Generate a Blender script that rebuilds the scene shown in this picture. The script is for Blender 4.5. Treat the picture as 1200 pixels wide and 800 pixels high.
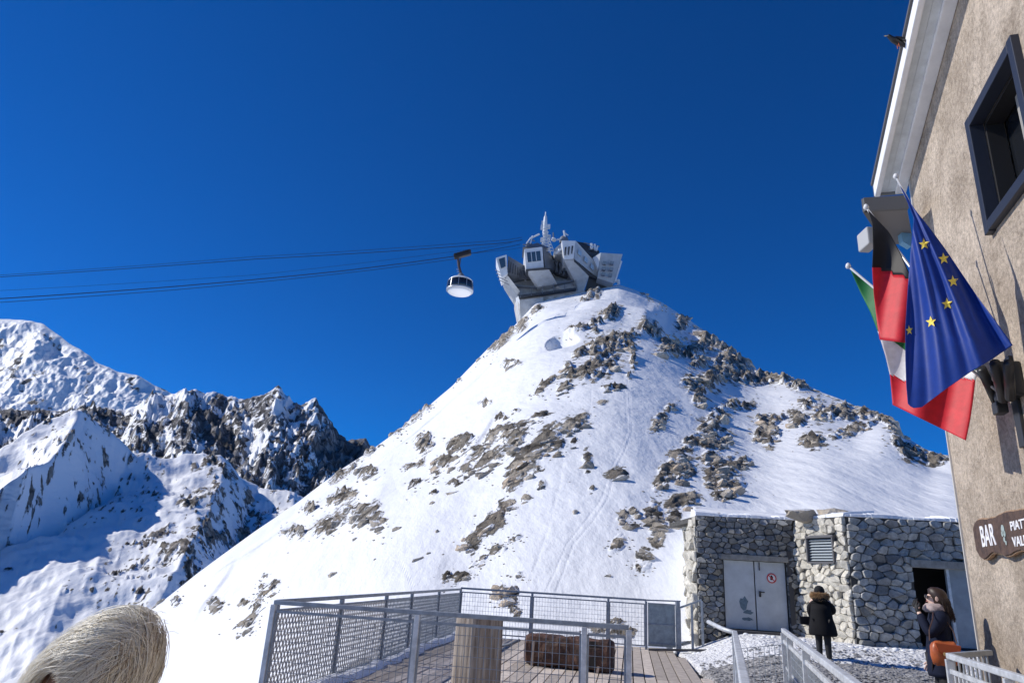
import bpy, bmesh, math, random
import numpy as np
from mathutils import Vector, Matrix

for o in list(bpy.data.objects): bpy.data.objects.remove(o, do_unlink=True)
S = bpy.context.scene
COL = S.collection
rnd = random.Random(7)
nr = np.random.RandomState(11)

# ------------------------------------------------------------------ camera
F = 800.0; CAMZ = 1.64
PITCH = math.radians(18.7); ROLL = math.atan2(143, 2358)
fw = np.array([0, math.cos(PITCH), math.sin(PITCH)])
r0 = np.array([1.0, 0, 0]); u0 = np.array([0, -math.sin(PITCH), math.cos(PITCH)])
RX = r0*math.cos(ROLL) + u0*math.sin(ROLL); UX = u0*math.cos(ROLL) - r0*math.sin(ROLL)
CP = np.array([0, 0, CAMZ])
cam = bpy.data.cameras.new('camera'); co = bpy.data.objects.new('camera', cam); COL.objects.link(co)
m = Matrix(((RX[0], UX[0], -fw[0], 0), (RX[1], UX[1], -fw[1], 0), (RX[2], UX[2], -fw[2], CAMZ), (0, 0, 0, 1)))
co.matrix_world = m
cam.sensor_width = 36; cam.lens = 36*F/1200; cam.clip_start = 0.05; cam.clip_end = 30000
S.camera = co
S.render.resolution_x = 1024; S.render.resolution_y = 682

# ------------------------------------------------------------------ light
SAZ = math.radians(10); SEL = math.radians(35)
SUN = Vector((-math.cos(SAZ)*math.cos(SEL), math.sin(SAZ)*math.cos(SEL), math.sin(SEL)))
w = bpy.data.worlds.new('World'); S.world = w; w.use_nodes = True
nt = w.node_tree; nt.nodes.clear()
sky = nt.nodes.new('ShaderNodeTexSky'); sky.sky_type = 'NISHITA'; sky.sun_disc = False
sky.sun_elevation = SEL; sky.sun_rotation = math.atan2(SUN.x, SUN.y)
sky.altitude = 4200; sky.air_density = 1.0; sky.dust_density = 0.0; sky.ozone_density = 6.0
hs = nt.nodes.new('ShaderNodeHueSaturation'); hs.inputs['Saturation'].default_value = 1.66; hs.inputs['Value'].default_value = 1.0; hs.inputs['Hue'].default_value = .511
bg = nt.nodes.new('ShaderNodeBackground'); bg.inputs[1].default_value = 0.125
out = nt.nodes.new('ShaderNodeOutputWorld')
nt.links.new(sky.outputs[0], hs.inputs['Color']); nt.links.new(hs.outputs[0], bg.inputs[0]); nt.links.new(bg.outputs[0], out.inputs[0])
sl = bpy.data.lights.new('sun', 'SUN'); sl.energy = 4.3; sl.angle = math.radians(0.53); sl.color = (1.0, 0.95, 0.87)
so = bpy.data.objects.new('sun', sl); COL.objects.link(so); so.rotation_euler = SUN.to_track_quat('Z', 'Y').to_euler()
S.view_settings.view_transform = 'Standard'; S.view_settings.look = 'None'
S.view_settings.exposure = 0.0; S.view_settings.gamma = 1.0

# ------------------------------------------------------------------ helpers
def ray(x, y): return (x-600)/F*RX + (400-y)/F*UX + fw
def at(x, y, Y):
    v = ray(x, y); return CP + v*(Y/v[1])
def atz(x, y, z):
    v = ray(x, y); return CP + v*((z-CAMZ)/v[2])
def hit(x, y, P0, N):
    v = ray(x, y); t = np.dot(np.array(P0)-CP, N)/np.dot(v, N); return CP + v*t
def asl(x, y):
    v = ray(x, y); return v[0]/v[1], v[2]/v[1]
def topx(X, Y, Z):
    dx, dy, dz = X, Y, Z-CAMZ
    zf = dx*fw[0]+dy*fw[1]+dz*fw[2]
    return 600+F*(dx*RX[0]+dy*RX[1]+dz*RX[2])/zf, 400-F*(dx*UX[0]+dy*UX[1]+dz*UX[2])/zf
def V3(*a): return np.array(a, float)
def unit(v): v = np.array(v, float); return v/np.linalg.norm(v)

ORI = {}
def tag(o, label=None, cat=None, group=None, kind=None):
    if label: o['label'] = label
    if cat: o['category'] = cat
    if group: o['group'] = group
    if kind: o['kind'] = kind
    return o
def thing(name, loc, label=None, cat=None, group=None, kind=None, rz=0):
    o = bpy.data.objects.new(name, None); o.empty_display_size = .2
    COL.objects.link(o); o.location = loc; o.rotation_euler.z = rz
    ORI[o.name] = np.array(loc, float)
    return tag(o, label, cat, group, kind)
def link(name, me, mat, parent=None, loc=None, smooth=False):
    o = bpy.data.objects.new(name, me); COL.objects.link(o)
    if mat is not None and len(me.materials) == 0: me.materials.append(mat)
    if loc is not None: o.location = loc
    if parent is not None: o.parent = parent
    if smooth: me.polygons.foreach_set('use_smooth', [True]*len(me.polygons))
    return o

class MB:
    def __init__(s): s.v = []; s.f = []
    def add(s, vs, fs):
        b = len(s.v); s.v += [tuple(map(float, p)) for p in vs]; s.f += [tuple(i+b for i in f) for f in fs]; return s
    def box(s, c, size, ax=None, bev=0):
        ax = ax if ax is not None else (V3(1,0,0), V3(0,1,0), V3(0,0,1))
        c = np.array(c, float); h = [np.array(ax[i])*size[i]/2 for i in range(3)]
        vs = [c+sx*h[0]+sy*h[1]+sz*h[2] for sz in (-1,1) for sy in (-1,1) for sx in (-1,1)]
        return s.add(vs, [(0,2,3,1),(4,5,7,6),(0,1,5,4),(2,6,7,3),(0,4,6,2),(1,3,7,5)])
    def beam(s, p, q, w, h, up=(0,0,1)):
        p = np.array(p, float); q = np.array(q, float); d = q-p; L = np.linalg.norm(d); d = d/L
        sd = np.cross(d, up); 
        if np.linalg.norm(sd) < 1e-4: sd = np.cross(d, (1,0,0))
        sd = unit(sd); u = np.cross(sd, d)
        return s.box((p+q)/2, (L, w, h), (d, sd, u))
    def tube(s, pts, r, n=8, cap=True):
        pts = [np.array(p, float) for p in pts]; N = len(pts); rs = r if hasattr(r, '__len__') else [r]*N
        rings = []; prev = None
        for i, p in enumerate(pts):
            d = pts[min(i+1, N-1)]-pts[max(i-1, 0)]; d = d/(np.linalg.norm(d)+1e-12)
            if prev is None:
                a = np.cross(d, (0,0,1)) if abs(d[2]) < .95 else np.cross(d, (1,0,0))
            else: a = prev - d*np.dot(prev, d)
            a = unit(a); prev = a; b = np.cross(d, a)
            rings.append([p + rs[i]*(math.cos(t)*a+math.sin(t)*b) for t in [2*math.pi*k/n for k in range(n)]])
        vs = [q for r_ in rings for q in r_]
        fs = [(i*n+k, i*n+(k+1)%n, (i+1)*n+(k+1)%n, (i+1)*n+k) for i in range(N-1) for k in range(n)]
        if cap: fs += [tuple(range(n-1, -1, -1)), tuple((N-1)*n+k for k in range(n))]
        return s.add(vs, fs)
    def lathe(s, c, prof, n=24, ax=None, sx=1, sy=1):
        c = np.array(c, float); vs = []; A = ax if ax is not None else (V3(1,0,0), V3(0,1,0), V3(0,0,1))
        for r, z in prof:
            for k in range(n):
                t = 2*math.pi*k/n; vs.append(c + A[0]*r*sx*math.cos(t) + A[1]*r*sy*math.sin(t) + A[2]*z)
        N = len(prof)
        fs = [(i*n+k, i*n+(k+1)%n, (i+1)*n+(k+1)%n, (i+1)*n+k) for i in range(N-1) for k in range(n)]
        fs += [tuple(range(n-1, -1, -1)), tuple((N-1)*n+k for k in range(n))]
        return s.add(vs, fs)
    def prism(s, pts, ext):
        n = len(pts); e = np.array(ext, float)
        vs = [np.array(p, float) for p in pts] + [np.array(p, float)+e for p in pts]
        return s.add(vs, [tuple(range(n)), tuple(range(2*n-1, n-1, -1))] + [(i, i+n, (i+1) % n+n, (i+1) % n) for i in range(n)])
    def build(s, name, mat, parent=None, smooth=False, bevel=0, kind=None, recalc=True):
        me = bpy.data.meshes.new(name)
        o0 = ORI.get(parent.name, np.zeros(3)) if parent is not None else None
        if parent is None:
            o0 = np.zeros(3)
            if s.v:
                a = np.array(s.v); o0 = np.array([(a[:,0].min()+a[:,0].max())/2, (a[:,1].min()+a[:,1].max())/2, a[:,2].min()])
        me.from_pydata([tuple(np.array(p)-o0) for p in s.v], [], s.f)
        if recalc:
            bm = bmesh.new(); bm.from_mesh(me); bmesh.ops.recalc_face_normals(bm, faces=bm.faces); bm.to_mesh(me); bm.free()
        o = link(name, me, mat, parent, smooth=smooth)
        if parent is None: o.location = o0; ORI[o.name] = o0
        else: ORI[o.name] = o0   # sub-parts sit at the same origin
        if bevel:
            b = o.modifiers.new('bevel', 'BEVEL'); b.width = bevel; b.segments = 2; b.limit_method = 'ANGLE'
        if kind: o['kind'] = kind
        return o

# ------------------------------------------------------------------ materials
def nodes(mt): return mt.node_tree.nodes, mt.node_tree.links
def mat(name, col, rough=.7, metal=0, var=0.0, vscale=8, bump=0.0, bscale=30, col2=None, obj_rand=0, spec=.5, translucent=0, detail=6):
    mt = bpy.data.materials.new(name); mt.use_nodes = True; N, L = nodes(mt); b = N['Principled BSDF']
    b.inputs['Base Color'].default_value = (*col, 1); b.inputs['Roughness'].default_value = rough; b.inputs['Metallic'].default_value = metal
    b.inputs['Specular IOR Level'].default_value = spec
    tc = N.new('ShaderNodeTexCoord'); src = None
    if var > 0 or col2:
        n = N.new('ShaderNodeTexNoise'); n.inputs['Scale'].default_value = vscale; n.inputs['Detail'].default_value = detail; n.inputs['Roughness'].default_value = .65
        L.new(tc.outputs['Object'], n.inputs['Vector'])
        r = N.new('ShaderNodeValToRGB'); r.color_ramp.elements[0].position = .35; r.color_ramp.elements[1].position = .65
        c2 = col2 if col2 else tuple(c*(1-var) for c in col)
        r.color_ramp.elements[0].color = (*c2, 1); r.color_ramp.elements[1].color = (*[min(1, c*(1+var*.5)) for c in col], 1)
        L.new(n.outputs['Fac'], r.inputs['Fac']); src = r.outputs['Color']
    if obj_rand:
        oi = N.new('ShaderNodeObjectInfo'); mr = N.new('ShaderNodeMapRange'); mr.inputs['To Min'].default_value = 1-obj_rand; mr.inputs['To Max'].default_value = 1+obj_rand
        L.new(oi.outputs['Random'], mr.inputs['Value'])
        mx = N.new('ShaderNodeMix'); mx.data_type = 'RGBA'; mx.blend_type = 'MULTIPLY'; mx.inputs[0].default_value = 1
        if src: L.new(src, mx.inputs[6])
        else: mx.inputs[6].default_value = (*col, 1)
        L.new(mr.outputs['Result'], mx.inputs[7]); src = mx.outputs[2]
    if src: L.new(src, b.inputs['Base Color'])
    if bump:
        n2 = N.new('ShaderNodeTexNoise'); n2.inputs['Scale'].default_value = bscale; n2.inputs['Detail'].default_value = 8
        L.new(tc.outputs['Object'], n2.inputs['Vector'])
        bp = N.new('ShaderNodeBump'); bp.inputs['Strength'].default_value = min(1, bump); bp.inputs['Distance'].default_value = 0.3/bscale
        L.new(n2.outputs['Fac'], bp.inputs['Height']); L.new(bp.outputs['Normal'], b.inputs['Normal'])
    if translucent:
        t = N.new('ShaderNodeBsdfTranslucent'); ms = N.new('ShaderNodeMixShader'); ms.inputs[0].default_value = translucent
        if src: L.new(src, t.inputs['Color'])
        else: t.inputs['Color'].default_value = (*col, 1)
        o = N['Material Output']; L.new(b.outputs[0], ms.inputs[1]); L.new(t.outputs[0], ms.inputs[2]); L.new(ms.outputs[0], o.inputs['Surface'])
    return mt

def terrain_mat(name, rock_a, rock_b, scale=1.0, snow=(.86,.875,.895), bump_d=.5, streak=(0,0,0), thr=.5, nscale=None, speck=.25):
    """snow with rock where the mesh attribute 'rock' says so; scale = metres of one noise cell"""
    mt = bpy.data.materials.new(name); mt.use_nodes = True; N, L = nodes(mt); b = N['Principled BSDF']
    tc = N.new('ShaderNodeTexCoord')
    at_ = N.new('ShaderNodeAttribute'); at_.attribute_name = 'rock'
    n1 = N.new('ShaderNodeTexNoise'); n1.inputs['Scale'].default_value = 1/scale; n1.inputs['Detail'].default_value = 9; n1.inputs['Roughness'].default_value = .7
    L.new(tc.outputs['Object'], n1.inputs['Vector'])
    mr = N.new('ShaderNodeMapRange'); mr.inputs['From Min'].default_value = .3; mr.inputs['From Max'].default_value = .7
    mr.inputs['To Min'].default_value = -speck; mr.inputs['To Max'].default_value = speck
    L.new(n1.outputs['Fac'], mr.inputs['Value'])
    ad = N.new('ShaderNodeMath'); ad.operation = 'ADD'; L.new(at_.outputs['Fac'], ad.inputs[0]); L.new(mr.outputs[0], ad.inputs[1])
    th = N.new('ShaderNodeMapRange'); th.inputs['From Min'].default_value = thr-.04; th.inputs['From Max'].default_value = thr+.04
    L.new(ad.outputs[0], th.inputs['Value'])
    # rock colour
    n2 = N.new('ShaderNodeTexNoise'); n2.inputs['Scale'].default_value = 1/scale*.8; n2.inputs['Detail'].default_value = 12; n2.inputs['Roughness'].default_value = .75
    L.new(tc.outputs['Object'], n2.inputs['Vector'])
    rp = N.new('ShaderNodeValToRGB'); e = rp.color_ramp.elements; e[0].position = .30; e[0].color = (*[c*.35 for c in rock_b], 1); e[1].position = .58; e[1].color = (*rock_a, 1)
    m_ = e.new(.42); m_.color = (*rock_b, 1)
    L.new(n2.outputs['Fac'], rp.inputs['Fac'])
    # broken blocks: every block its own tone, dark joints between
    wc = N.new('ShaderNodeMix'); wc.data_type = 'RGBA'; wc.inputs[0].default_value = .12; wv = N.new('ShaderNodeVectorMath'); wv.operation = 'MULTIPLY_ADD'; wv.inputs[1].default_value = (scale*1.3,)*3
    L.new(n1.outputs['Color'], wv.inputs[0]); L.new(tc.outputs['Object'], wv.inputs[2])
    v1 = N.new('ShaderNodeTexVoronoi'); v1.inputs['Scale'].default_value = .62/scale; L.new(wv.outputs[0], v1.inputs['Vector'])
    v2 = N.new('ShaderNodeTexVoronoi'); v2.feature = 'DISTANCE_TO_EDGE'; v2.inputs['Scale'].default_value = .62/scale; L.new(wv.outputs[0], v2.inputs['Vector'])
    vs_ = N.new('ShaderNodeSeparateColor'); L.new(v1.outputs['Color'], vs_.inputs[0])
    va = N.new('ShaderNodeMapRange'); va.inputs['To Min'].default_value = .55; va.inputs['To Max'].default_value = 1.35; L.new(vs_.outputs[0], va.inputs['Value'])
    vb = N.new('ShaderNodeMapRange'); vb.inputs['From Max'].default_value = .13; vb.inputs['To Min'].default_value = .34; L.new(v2.outputs['Distance'], vb.inputs['Value'])
    vm = N.new('ShaderNodeMath'); vm.operation = 'MULTIPLY'; L.new(va.outputs[0], vm.inputs[0]); L.new(vb.outputs[0], vm.inputs[1])
    vc = N.new('ShaderNodeMix'); vc.data_type = 'RGBA'; vc.blend_type = 'MULTIPLY'; vc.inputs[0].default_value = 1; L.new(rp.outputs['Color'], vc.inputs[6]); L.new(vm.outputs[0], vc.inputs[7])
    mx = N.new('ShaderNodeMix'); mx.data_type = 'RGBA'; L.new(th.outputs[0], mx.inputs[0]); mx.inputs[6].default_value = (*snow, 1); L.new(vc.outputs[2], mx.inputs[7])
    L.new(mx.outputs[2], b.inputs['Base Color'])
    rr = N.new('ShaderNodeMapRange'); rr.inputs['To Min'].default_value = .55; rr.inputs['To Max'].default_value = .9; L.new(th.outputs[0], rr.inputs['Value']); L.new(rr.outputs[0], b.inputs['Roughness'])
    b.inputs['Specular IOR Level'].default_value = .3
    # relief: streaks drawn down the slope on the snow, cracks in the rock
    mp = N.new('ShaderNodeMapping'); mp.inputs['Rotation'].default_value = streak; mp.inputs['Scale'].default_value = (1, .16, 1)
    L.new(tc.outputs['Object'], mp.inputs['Vector'])
    s1 = N.new('ShaderNodeTexNoise'); s1.inputs['Scale'].default_value = 1.1/scale; s1.inputs['Detail'].default_value = 7; s1.inputs['Roughness'].default_value = .55
    L.new(mp.outputs[0], s1.inputs['Vector'])
    s2 = N.new('ShaderNodeTexNoise'); s2.inputs['Scale'].default_value = .22/scale; s2.inputs['Detail'].default_value = 5
    L.new(tc.outputs['Object'], s2.inputs['Vector'])
    sa = N.new('ShaderNodeMath'); sa.operation = 'MULTIPLY_ADD'; L.new(s2.outputs['Fac'], sa.inputs[0]); sa.inputs[1].default_value = 1.6; L.new(s1.outputs['Fac'], sa.inputs[2])
    tr = N.new('ShaderNodeAttribute'); tr.attribute_name = 'track'
    sb = N.new('ShaderNodeMath'); sb.operation = 'MULTIPLY_ADD'; L.new(tr.outputs['Fac'], sb.inputs[0]); sb.inputs[1].default_value = -.07; L.new(sa.outputs[0], sb.inputs[2])
    rh = N.new('ShaderNodeMath'); rh.operation = 'MULTIPLY_ADD'; L.new(vm.outputs[0], rh.inputs[0]); rh.inputs[1].default_value = .45; L.new(n2.outputs['Fac'], rh.inputs[2])
    rk = N.new('ShaderNodeMath'); rk.operation = 'MULTIPLY'; L.new(rh.outputs[0], rk.inputs[0]); rk.inputs[1].default_value = 4.0
    hm = N.new('ShaderNodeMix'); hm.data_type = 'FLOAT'; L.new(th.outputs[0], hm.inputs[0]); L.new(sb.outputs[0], hm.inputs[2]); L.new(rk.outputs[0], hm.inputs[3])
    bp = N.new('ShaderNodeBump'); bp.inputs['Strength'].default_value = 1; bp.inputs['Distance'].default_value = bump_d*scale
    L.new(hm.outputs[0], bp.inputs['Height']); L.new(bp.outputs[0], b.inputs['Normal'])
    return mt

def rock_mat(name, a, b_, scale=1.0, snowy=True):
    mt = bpy.data.materials.new(name); mt.use_nodes = True; N, L = nodes(mt); b = N['Principled BSDF']
    tc = N.new('ShaderNodeTexCoord'); g = N.new('ShaderNodeNewGeometry'); oi = N.new('ShaderNodeObjectInfo')
    n2 = N.new('ShaderNodeTexNoise'); n2.inputs['Scale'].default_value = 1/scale; n2.inputs['Detail'].default_value = 12; n2.inputs['Roughness'].default_value = .72
    L.new(g.outputs['Position'], n2.inputs['Vector'])
    rp = N.new('ShaderNodeValToRGB'); e = rp.color_ramp.elements; e[0].position = .30; e[0].color = (*[c*.3 for c in b_], 1); e[1].position = .60; e[1].color = (*a, 1)
    m_ = e.new(.42); m_.color = (*b_, 1); L.new(n2.outputs['Fac'], rp.inputs['Fac'])
    mr = N.new('ShaderNodeMapRange'); mr.inputs['To Min'].default_value = .8; mr.inputs['To Max'].default_value = 1.3; L.new(oi.outputs['Random'], mr.inputs['Value'])
    mu = N.new('ShaderNodeMix'); mu.data_type = 'RGBA'; mu.blend_type = 'MULTIPLY'; mu.inputs[0].default_value = 1; L.new(rp.outputs[0], mu.inputs[6]); L.new(mr.outputs[0], mu.inputs[7])
    cs = mu.outputs[2]
    if snowy:
        sx = N.new('ShaderNodeSeparateXYZ'); L.new(g.outputs['Normal'], sx.inputs[0])
        n3 = N.new('ShaderNodeTexNoise'); n3.inputs['Scale'].default_value = .9/scale; n3.inputs['Detail'].default_value = 8; L.new(g.outputs['Position'], n3.inputs['Vector'])
        ad = N.new('ShaderNodeMath'); ad.operation = 'MULTIPLY_ADD'; L.new(n3.outputs['Fac'], ad.inputs[0]); ad.inputs[1].default_value = 1.1; L.new(sx.outputs['Z'], ad.inputs[2])
        th = N.new('ShaderNodeMapRange'); th.inputs['From Min'].default_value = 1.37; th.inputs['From Max'].default_value = 1.43; L.new(ad.outputs[0], th.inputs['Value'])
        mx = N.new('ShaderNodeMix'); mx.data_type = 'RGBA'; L.new(th.outputs[0], mx.inputs[0]); L.new(cs, mx.inputs[6]); mx.inputs[7].default_value = (.86,.875,.9,1); cs = mx.outputs[2]
    L.new(cs, b.inputs['Base Color']); b.inputs['Roughness'].default_value = .9
    bp = N.new('ShaderNodeBump'); bp.inputs['Strength'].default_value = 1; bp.inputs['Distance'].default_value = .26*scale
    L.new(n2.outputs['Fac'], bp.inputs['Height']); L.new(bp.outputs[0], b.inputs['Normal'])
    return mt

# ------------------------------------------------------------------ noise (numpy)
def _h(ix, iy, s):
    n = (ix.astype(np.int64)*374761393 + iy.astype(np.int64)*668265263 + s*974634777) & 0xffffffff
    n = ((n ^ (n >> 13))*1274126177) & 0xffffffff
    return ((n ^ (n >> 16)) & 0xffff)/65535.0
def vn(x, y, s=0):
    ix = np.floor(x); iy = np.floor(y); fx = x-ix; fy = y-iy
    fx = fx*fx*(3-2*fx); fy = fy*fy*(3-2*fy)
    a = _h(ix, iy, s); b = _h(ix+1, iy, s); c = _h(ix, iy+1, s); d = _h(ix+1, iy+1, s)
    return (a*(1-fx)+b*fx)*(1-fy) + (c*(1-fx)+d*fx)*fy
def fbm(x, y, o=5, s=0, g=.5):
    r = 0; a = 1; t = 0
    for i in range(o): r = r + a*vn(x*2**i, y*2**i, s+i*17); t += a; a *= g
    return r/t
def ridged(x, y, o=5, s=0, g=.5):
    r = 0; a = 1; t = 0
    for i in range(o): r = r + a*(1-np.abs(2*vn(x*2**i, y*2**i, s+i*17)-1)); t += a; a *= g
    return r/t
def facet(x, y, s=0):
    """blocky cellular heights: each cell a tilted plane"""
    ix = np.floor(x); iy = np.floor(y); best = np.full(x.shape, 9e9); hh = np.zeros(x.shape)
    for dx in (-1,0,1):
        for dy in (-1,0,1):
            cx = ix+dx; cy = iy+dy; jx = cx+_h(cx, cy, s); jy = cy+_h(cx, cy, s+1)
            d = (x-jx)**2+(y-jy)**2; k = d < best; best = np.where(k, d, best)
            v = _h(cx, cy, s+2) + (_h(cx, cy, s+3)-.5)*1.4*(x-jx) + (_h(cx, cy, s+4)-.5)*1.4*(y-jy)
            hh = np.where(k, v, hh)
    return hh
def sst(a, b, x): t = np.clip((x-a)/(b-a), 0, 1); return t*t*(3-2*t)

def grid_mesh(name, X, Y, Z, mat_, attrs=None, kind='structure'):
    R, C = X.shape; me = bpy.data.meshes.new(name)
    co_ = np.stack([X, Y, Z], -1).reshape(-1, 3).astype(np.float32)
    i = np.arange(R-1)[:, None]*C + np.arange(C-1)[None, :]
    q = np.stack([i, i+1, i+C+1, i+C], -1).reshape(-1, 4)
    me.vertices.add(R*C); me.vertices.foreach_set('co', co_.ravel())
    me.loops.add(q.size); me.loops.foreach_set('vertex_index', q.ravel().astype(np.int32))
    me.polygons.add(len(q)); me.polygons.foreach_set('loop_start', (np.arange(len(q))*4).astype(np.int32))
    me.polygons.foreach_set('loop_total', np.full(len(q), 4, np.int32))
    me.update(calc_edges=True); me.polygons.foreach_set('use_smooth', np.ones(len(q), bool))
    for k, v in (attrs or {}).items():
        a = me.attributes.new(k, 'FLOAT', 'POINT'); a.data.foreach_set('value', v.ravel().astype(np.float32))
    o = link(name, me, mat_); o['kind'] = kind
    return o

def ell_mask(px_, py_, cl):
    """union of soft ellipses given where each rock band shows in the photograph"""
    M = np.zeros(px_.shape)
    for c in cl:
        cx, cy, l, w_, an = c[:5]; t = math.radians(an); dx = px_-cx; dy = -(py_-cy)
        near = (np.abs(dx) < 3*(l+w_)) & (np.abs(dy) < 3*(l+w_))
        if not near.any(): continue
        u = (dx*math.cos(t)+dy*math.sin(t))/l; v = (-dx*math.sin(t)+dy*math.cos(t))/w_
        M = np.maximum(M, np.where(near, 1.0-.42*np.sqrt(u*u+v*v), 0))
    return M

def smooth(v, k):
    if k < 1: return v
    q = np.exp(-np.linspace(-2, 2, 2*k+1)**2); q /= q.sum(); return np.convolve(np.pad(v, k, mode='edge'), q, 'valid')
def relief(sky_, base, x0, x1, ncol, nrow, back=.28, nback=26, bslope=.55, ks=3, kb_=45):
    """a real heightfield of a mountainside: rows run away from the viewer from the foot to the crest and down behind it"""
    a0 = asl(x0, 500)[0]; a1 = asl(x1, 500)[0]; A = np.linspace(a0, a1, ncol)
    sk = np.array([(*asl(p[0], p[1]), p[2]) for p in sky_]); sk = sk[np.argsort(sk[:, 0])]
    sr = np.interp(A, sk[:, 0], sk[:, 1]); YR = np.interp(A, sk[:, 0], sk[:, 2])
    bs = np.array(base); Y0 = np.interp(A, bs[:, 0], bs[:, 1]); z0 = np.interp(A, bs[:, 0], bs[:, 2])
    sr = smooth(sr, ks); YR = smooth(YR, kb_); Y0 = smooth(Y0, kb_//2); z0 = smooth(z0, kb_//2)
    zr = CAMZ + sr*YR
    k = np.linspace(0, 1, nrow)[:, None]
    Yf = 1/((1/Y0)*(1-k) + (1/YR)*k); t = (Yf-Y0)/(YR-Y0); zrs = smooth(zr, kb_); bl = sst(.6, 1.0, t); zf_ = z0 + (zrs*(1-bl)+zr*bl-z0)*t
    kb = np.linspace(0, 1, nback+1)[1:, None]; Yb = YR*(1+back*kb); zb = zr - (Yb-YR)*bslope*(.3+.7*kb)
    Y = np.vstack([Yf, Yb]); Z = np.vstack([zf_, zb]); T = np.vstack([t, 1+kb+0*YR])
    X = A[None, :]*Y
    return A, X, Y, Z, T
# ------------------------------------------------------------------ the snow hill
SNOWMAT = terrain_mat('snow_and_rock', (.62,.55,.45), (.38,.335,.275), scale=1.7, bump_d=.15, streak=(0, 0, math.radians(-38)), speck=.42)
HSKY = [(-200,950,50),(0,800,70),(100,755,90),(180,712,105),(230,672,115),(300,621,130),(345,590,140),(400,549,155),(432,529,163),(470,502,172),(530,452,188),(572,408,197),
        (603,381,203),(628,354,207),(660,346,210),(700,338,212),(725,334,212),(748,341,212),(775,353,210),(808,374,200),(842,398,180),(868,418,160),(892,438,140),
        (915,438,110),(940,447,95),(965,460,82),(1000,474,70),(1040,490,60),(1058,510,52),(1085,526,46),(1115,535,42),(1200,548,38),(1400,570,34)]
HBASE = [(-1.4,9,-7),(-.45,9,-7),(-.3,9.6,-4.5),(-.15,13.9,-2.6),(-.05,20.6,-.9),(.05,20.4,-.35),(.15,20.2,-.15),(.24,20.3,.1),(.30,19.9,.3),(.41,18.75,.4),(.49,17.5,.5),(.665,17.1,.5),(1.1,16.8,.5)]
HC = 860; HR = 430
A_, X_, Y_, Z_, T_ = relief(HSKY, HBASE, -170, 1330, HC, HR)
Z_ = Z_ + 0
ZROOF = 3.40 + .10*np.clip(Y_-18.0, 0, 20) + 0*X_
_wall = np.interp(A_, [.27,.418,.492,.665,1.2], [19.1,18.75,17.05,16.75,16.3])
_on = sst(.2715, .2765, A_)[None, :]*np.ones_like(Y_)
Y_[:HR] = np.where((A_ > .2715)[None, :], np.maximum(Y_[:HR], _wall[None, :]+.28), Y_[:HR]); X_ = A_[None, :]*Y_
Z_ = np.where((ZROOF > Z_) & (T_ < .6), Z_*(1-_on)+ZROOF*_on, Z_)
edge = sst(0, .06, T_)*(1-sst(.80, .97, T_)*.85)
und = (fbm(X_/38+5, Y_/38, 3, 3)-.5)*.030*Y_ + (fbm(X_/11, Y_/14, 3, 9)-.5)*.017*Y_
_px0, _py0 = topx(X_, Y_, Z_)
und = und + (fbm((_px0+_py0*.62+30*vn(_py0/70,_px0/80,8))/34, _py0/190, 4, 66)-.5)*.011*Y_*sst(45,180,Y_) + (ridged((_px0+_py0*.75+20*vn(_py0/60,_px0/90,5))/17, _py0/70, 3, 67)-.6)*.0012*Y_*sst(45,150,Y_)
# broad swells and hollows seen in the photo
PX, PY = topx(X_, Y_, Z_)
def bell(cx, cy, sx, sy, an=0):
    t = math.radians(an); dx = PX-cx; dy = -(PY-cy); u = (dx*math.cos(t)+dy*math.sin(t))/sx; v = (-dx*math.sin(t)+dy*math.cos(t))/sy
    return np.exp(-(u*u+v*v))
def scarp(cx, cy, l, w_, an, s=1):
    """a drift: gentle on its left, a short step down on its right"""
    t = math.radians(an); dx = PX-cx; dy = -(PY-cy); u = (dx*math.cos(t)+dy*math.sin(t))/l; v = (-dx*math.sin(t)+dy*math.cos(t))/w_
    return np.exp(-u**4)*np.where(v < 0, 1-sst(0, .22, -v), np.exp(-v*v))*s
und = und + Y_*( .010*bell(437,590,16,42,-25)+.018*scarp(700,372,26,26,-15)*0 + .014*bell(760,372,22,16) - .02*bell(800,385,35,18,-30)
               + .005*scarp(560,520,40,18,60) + .016*bell(1040,520,30,22) - .004*bell(1085,560,22,26) + .005*scarp(250,690,40,14,55) )
edge = np.where(Y_ < 26, edge*sst(18, 26, Y_), edge)
Zs = Z_ + und*edge
rocks_px = []   # filled below
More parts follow.
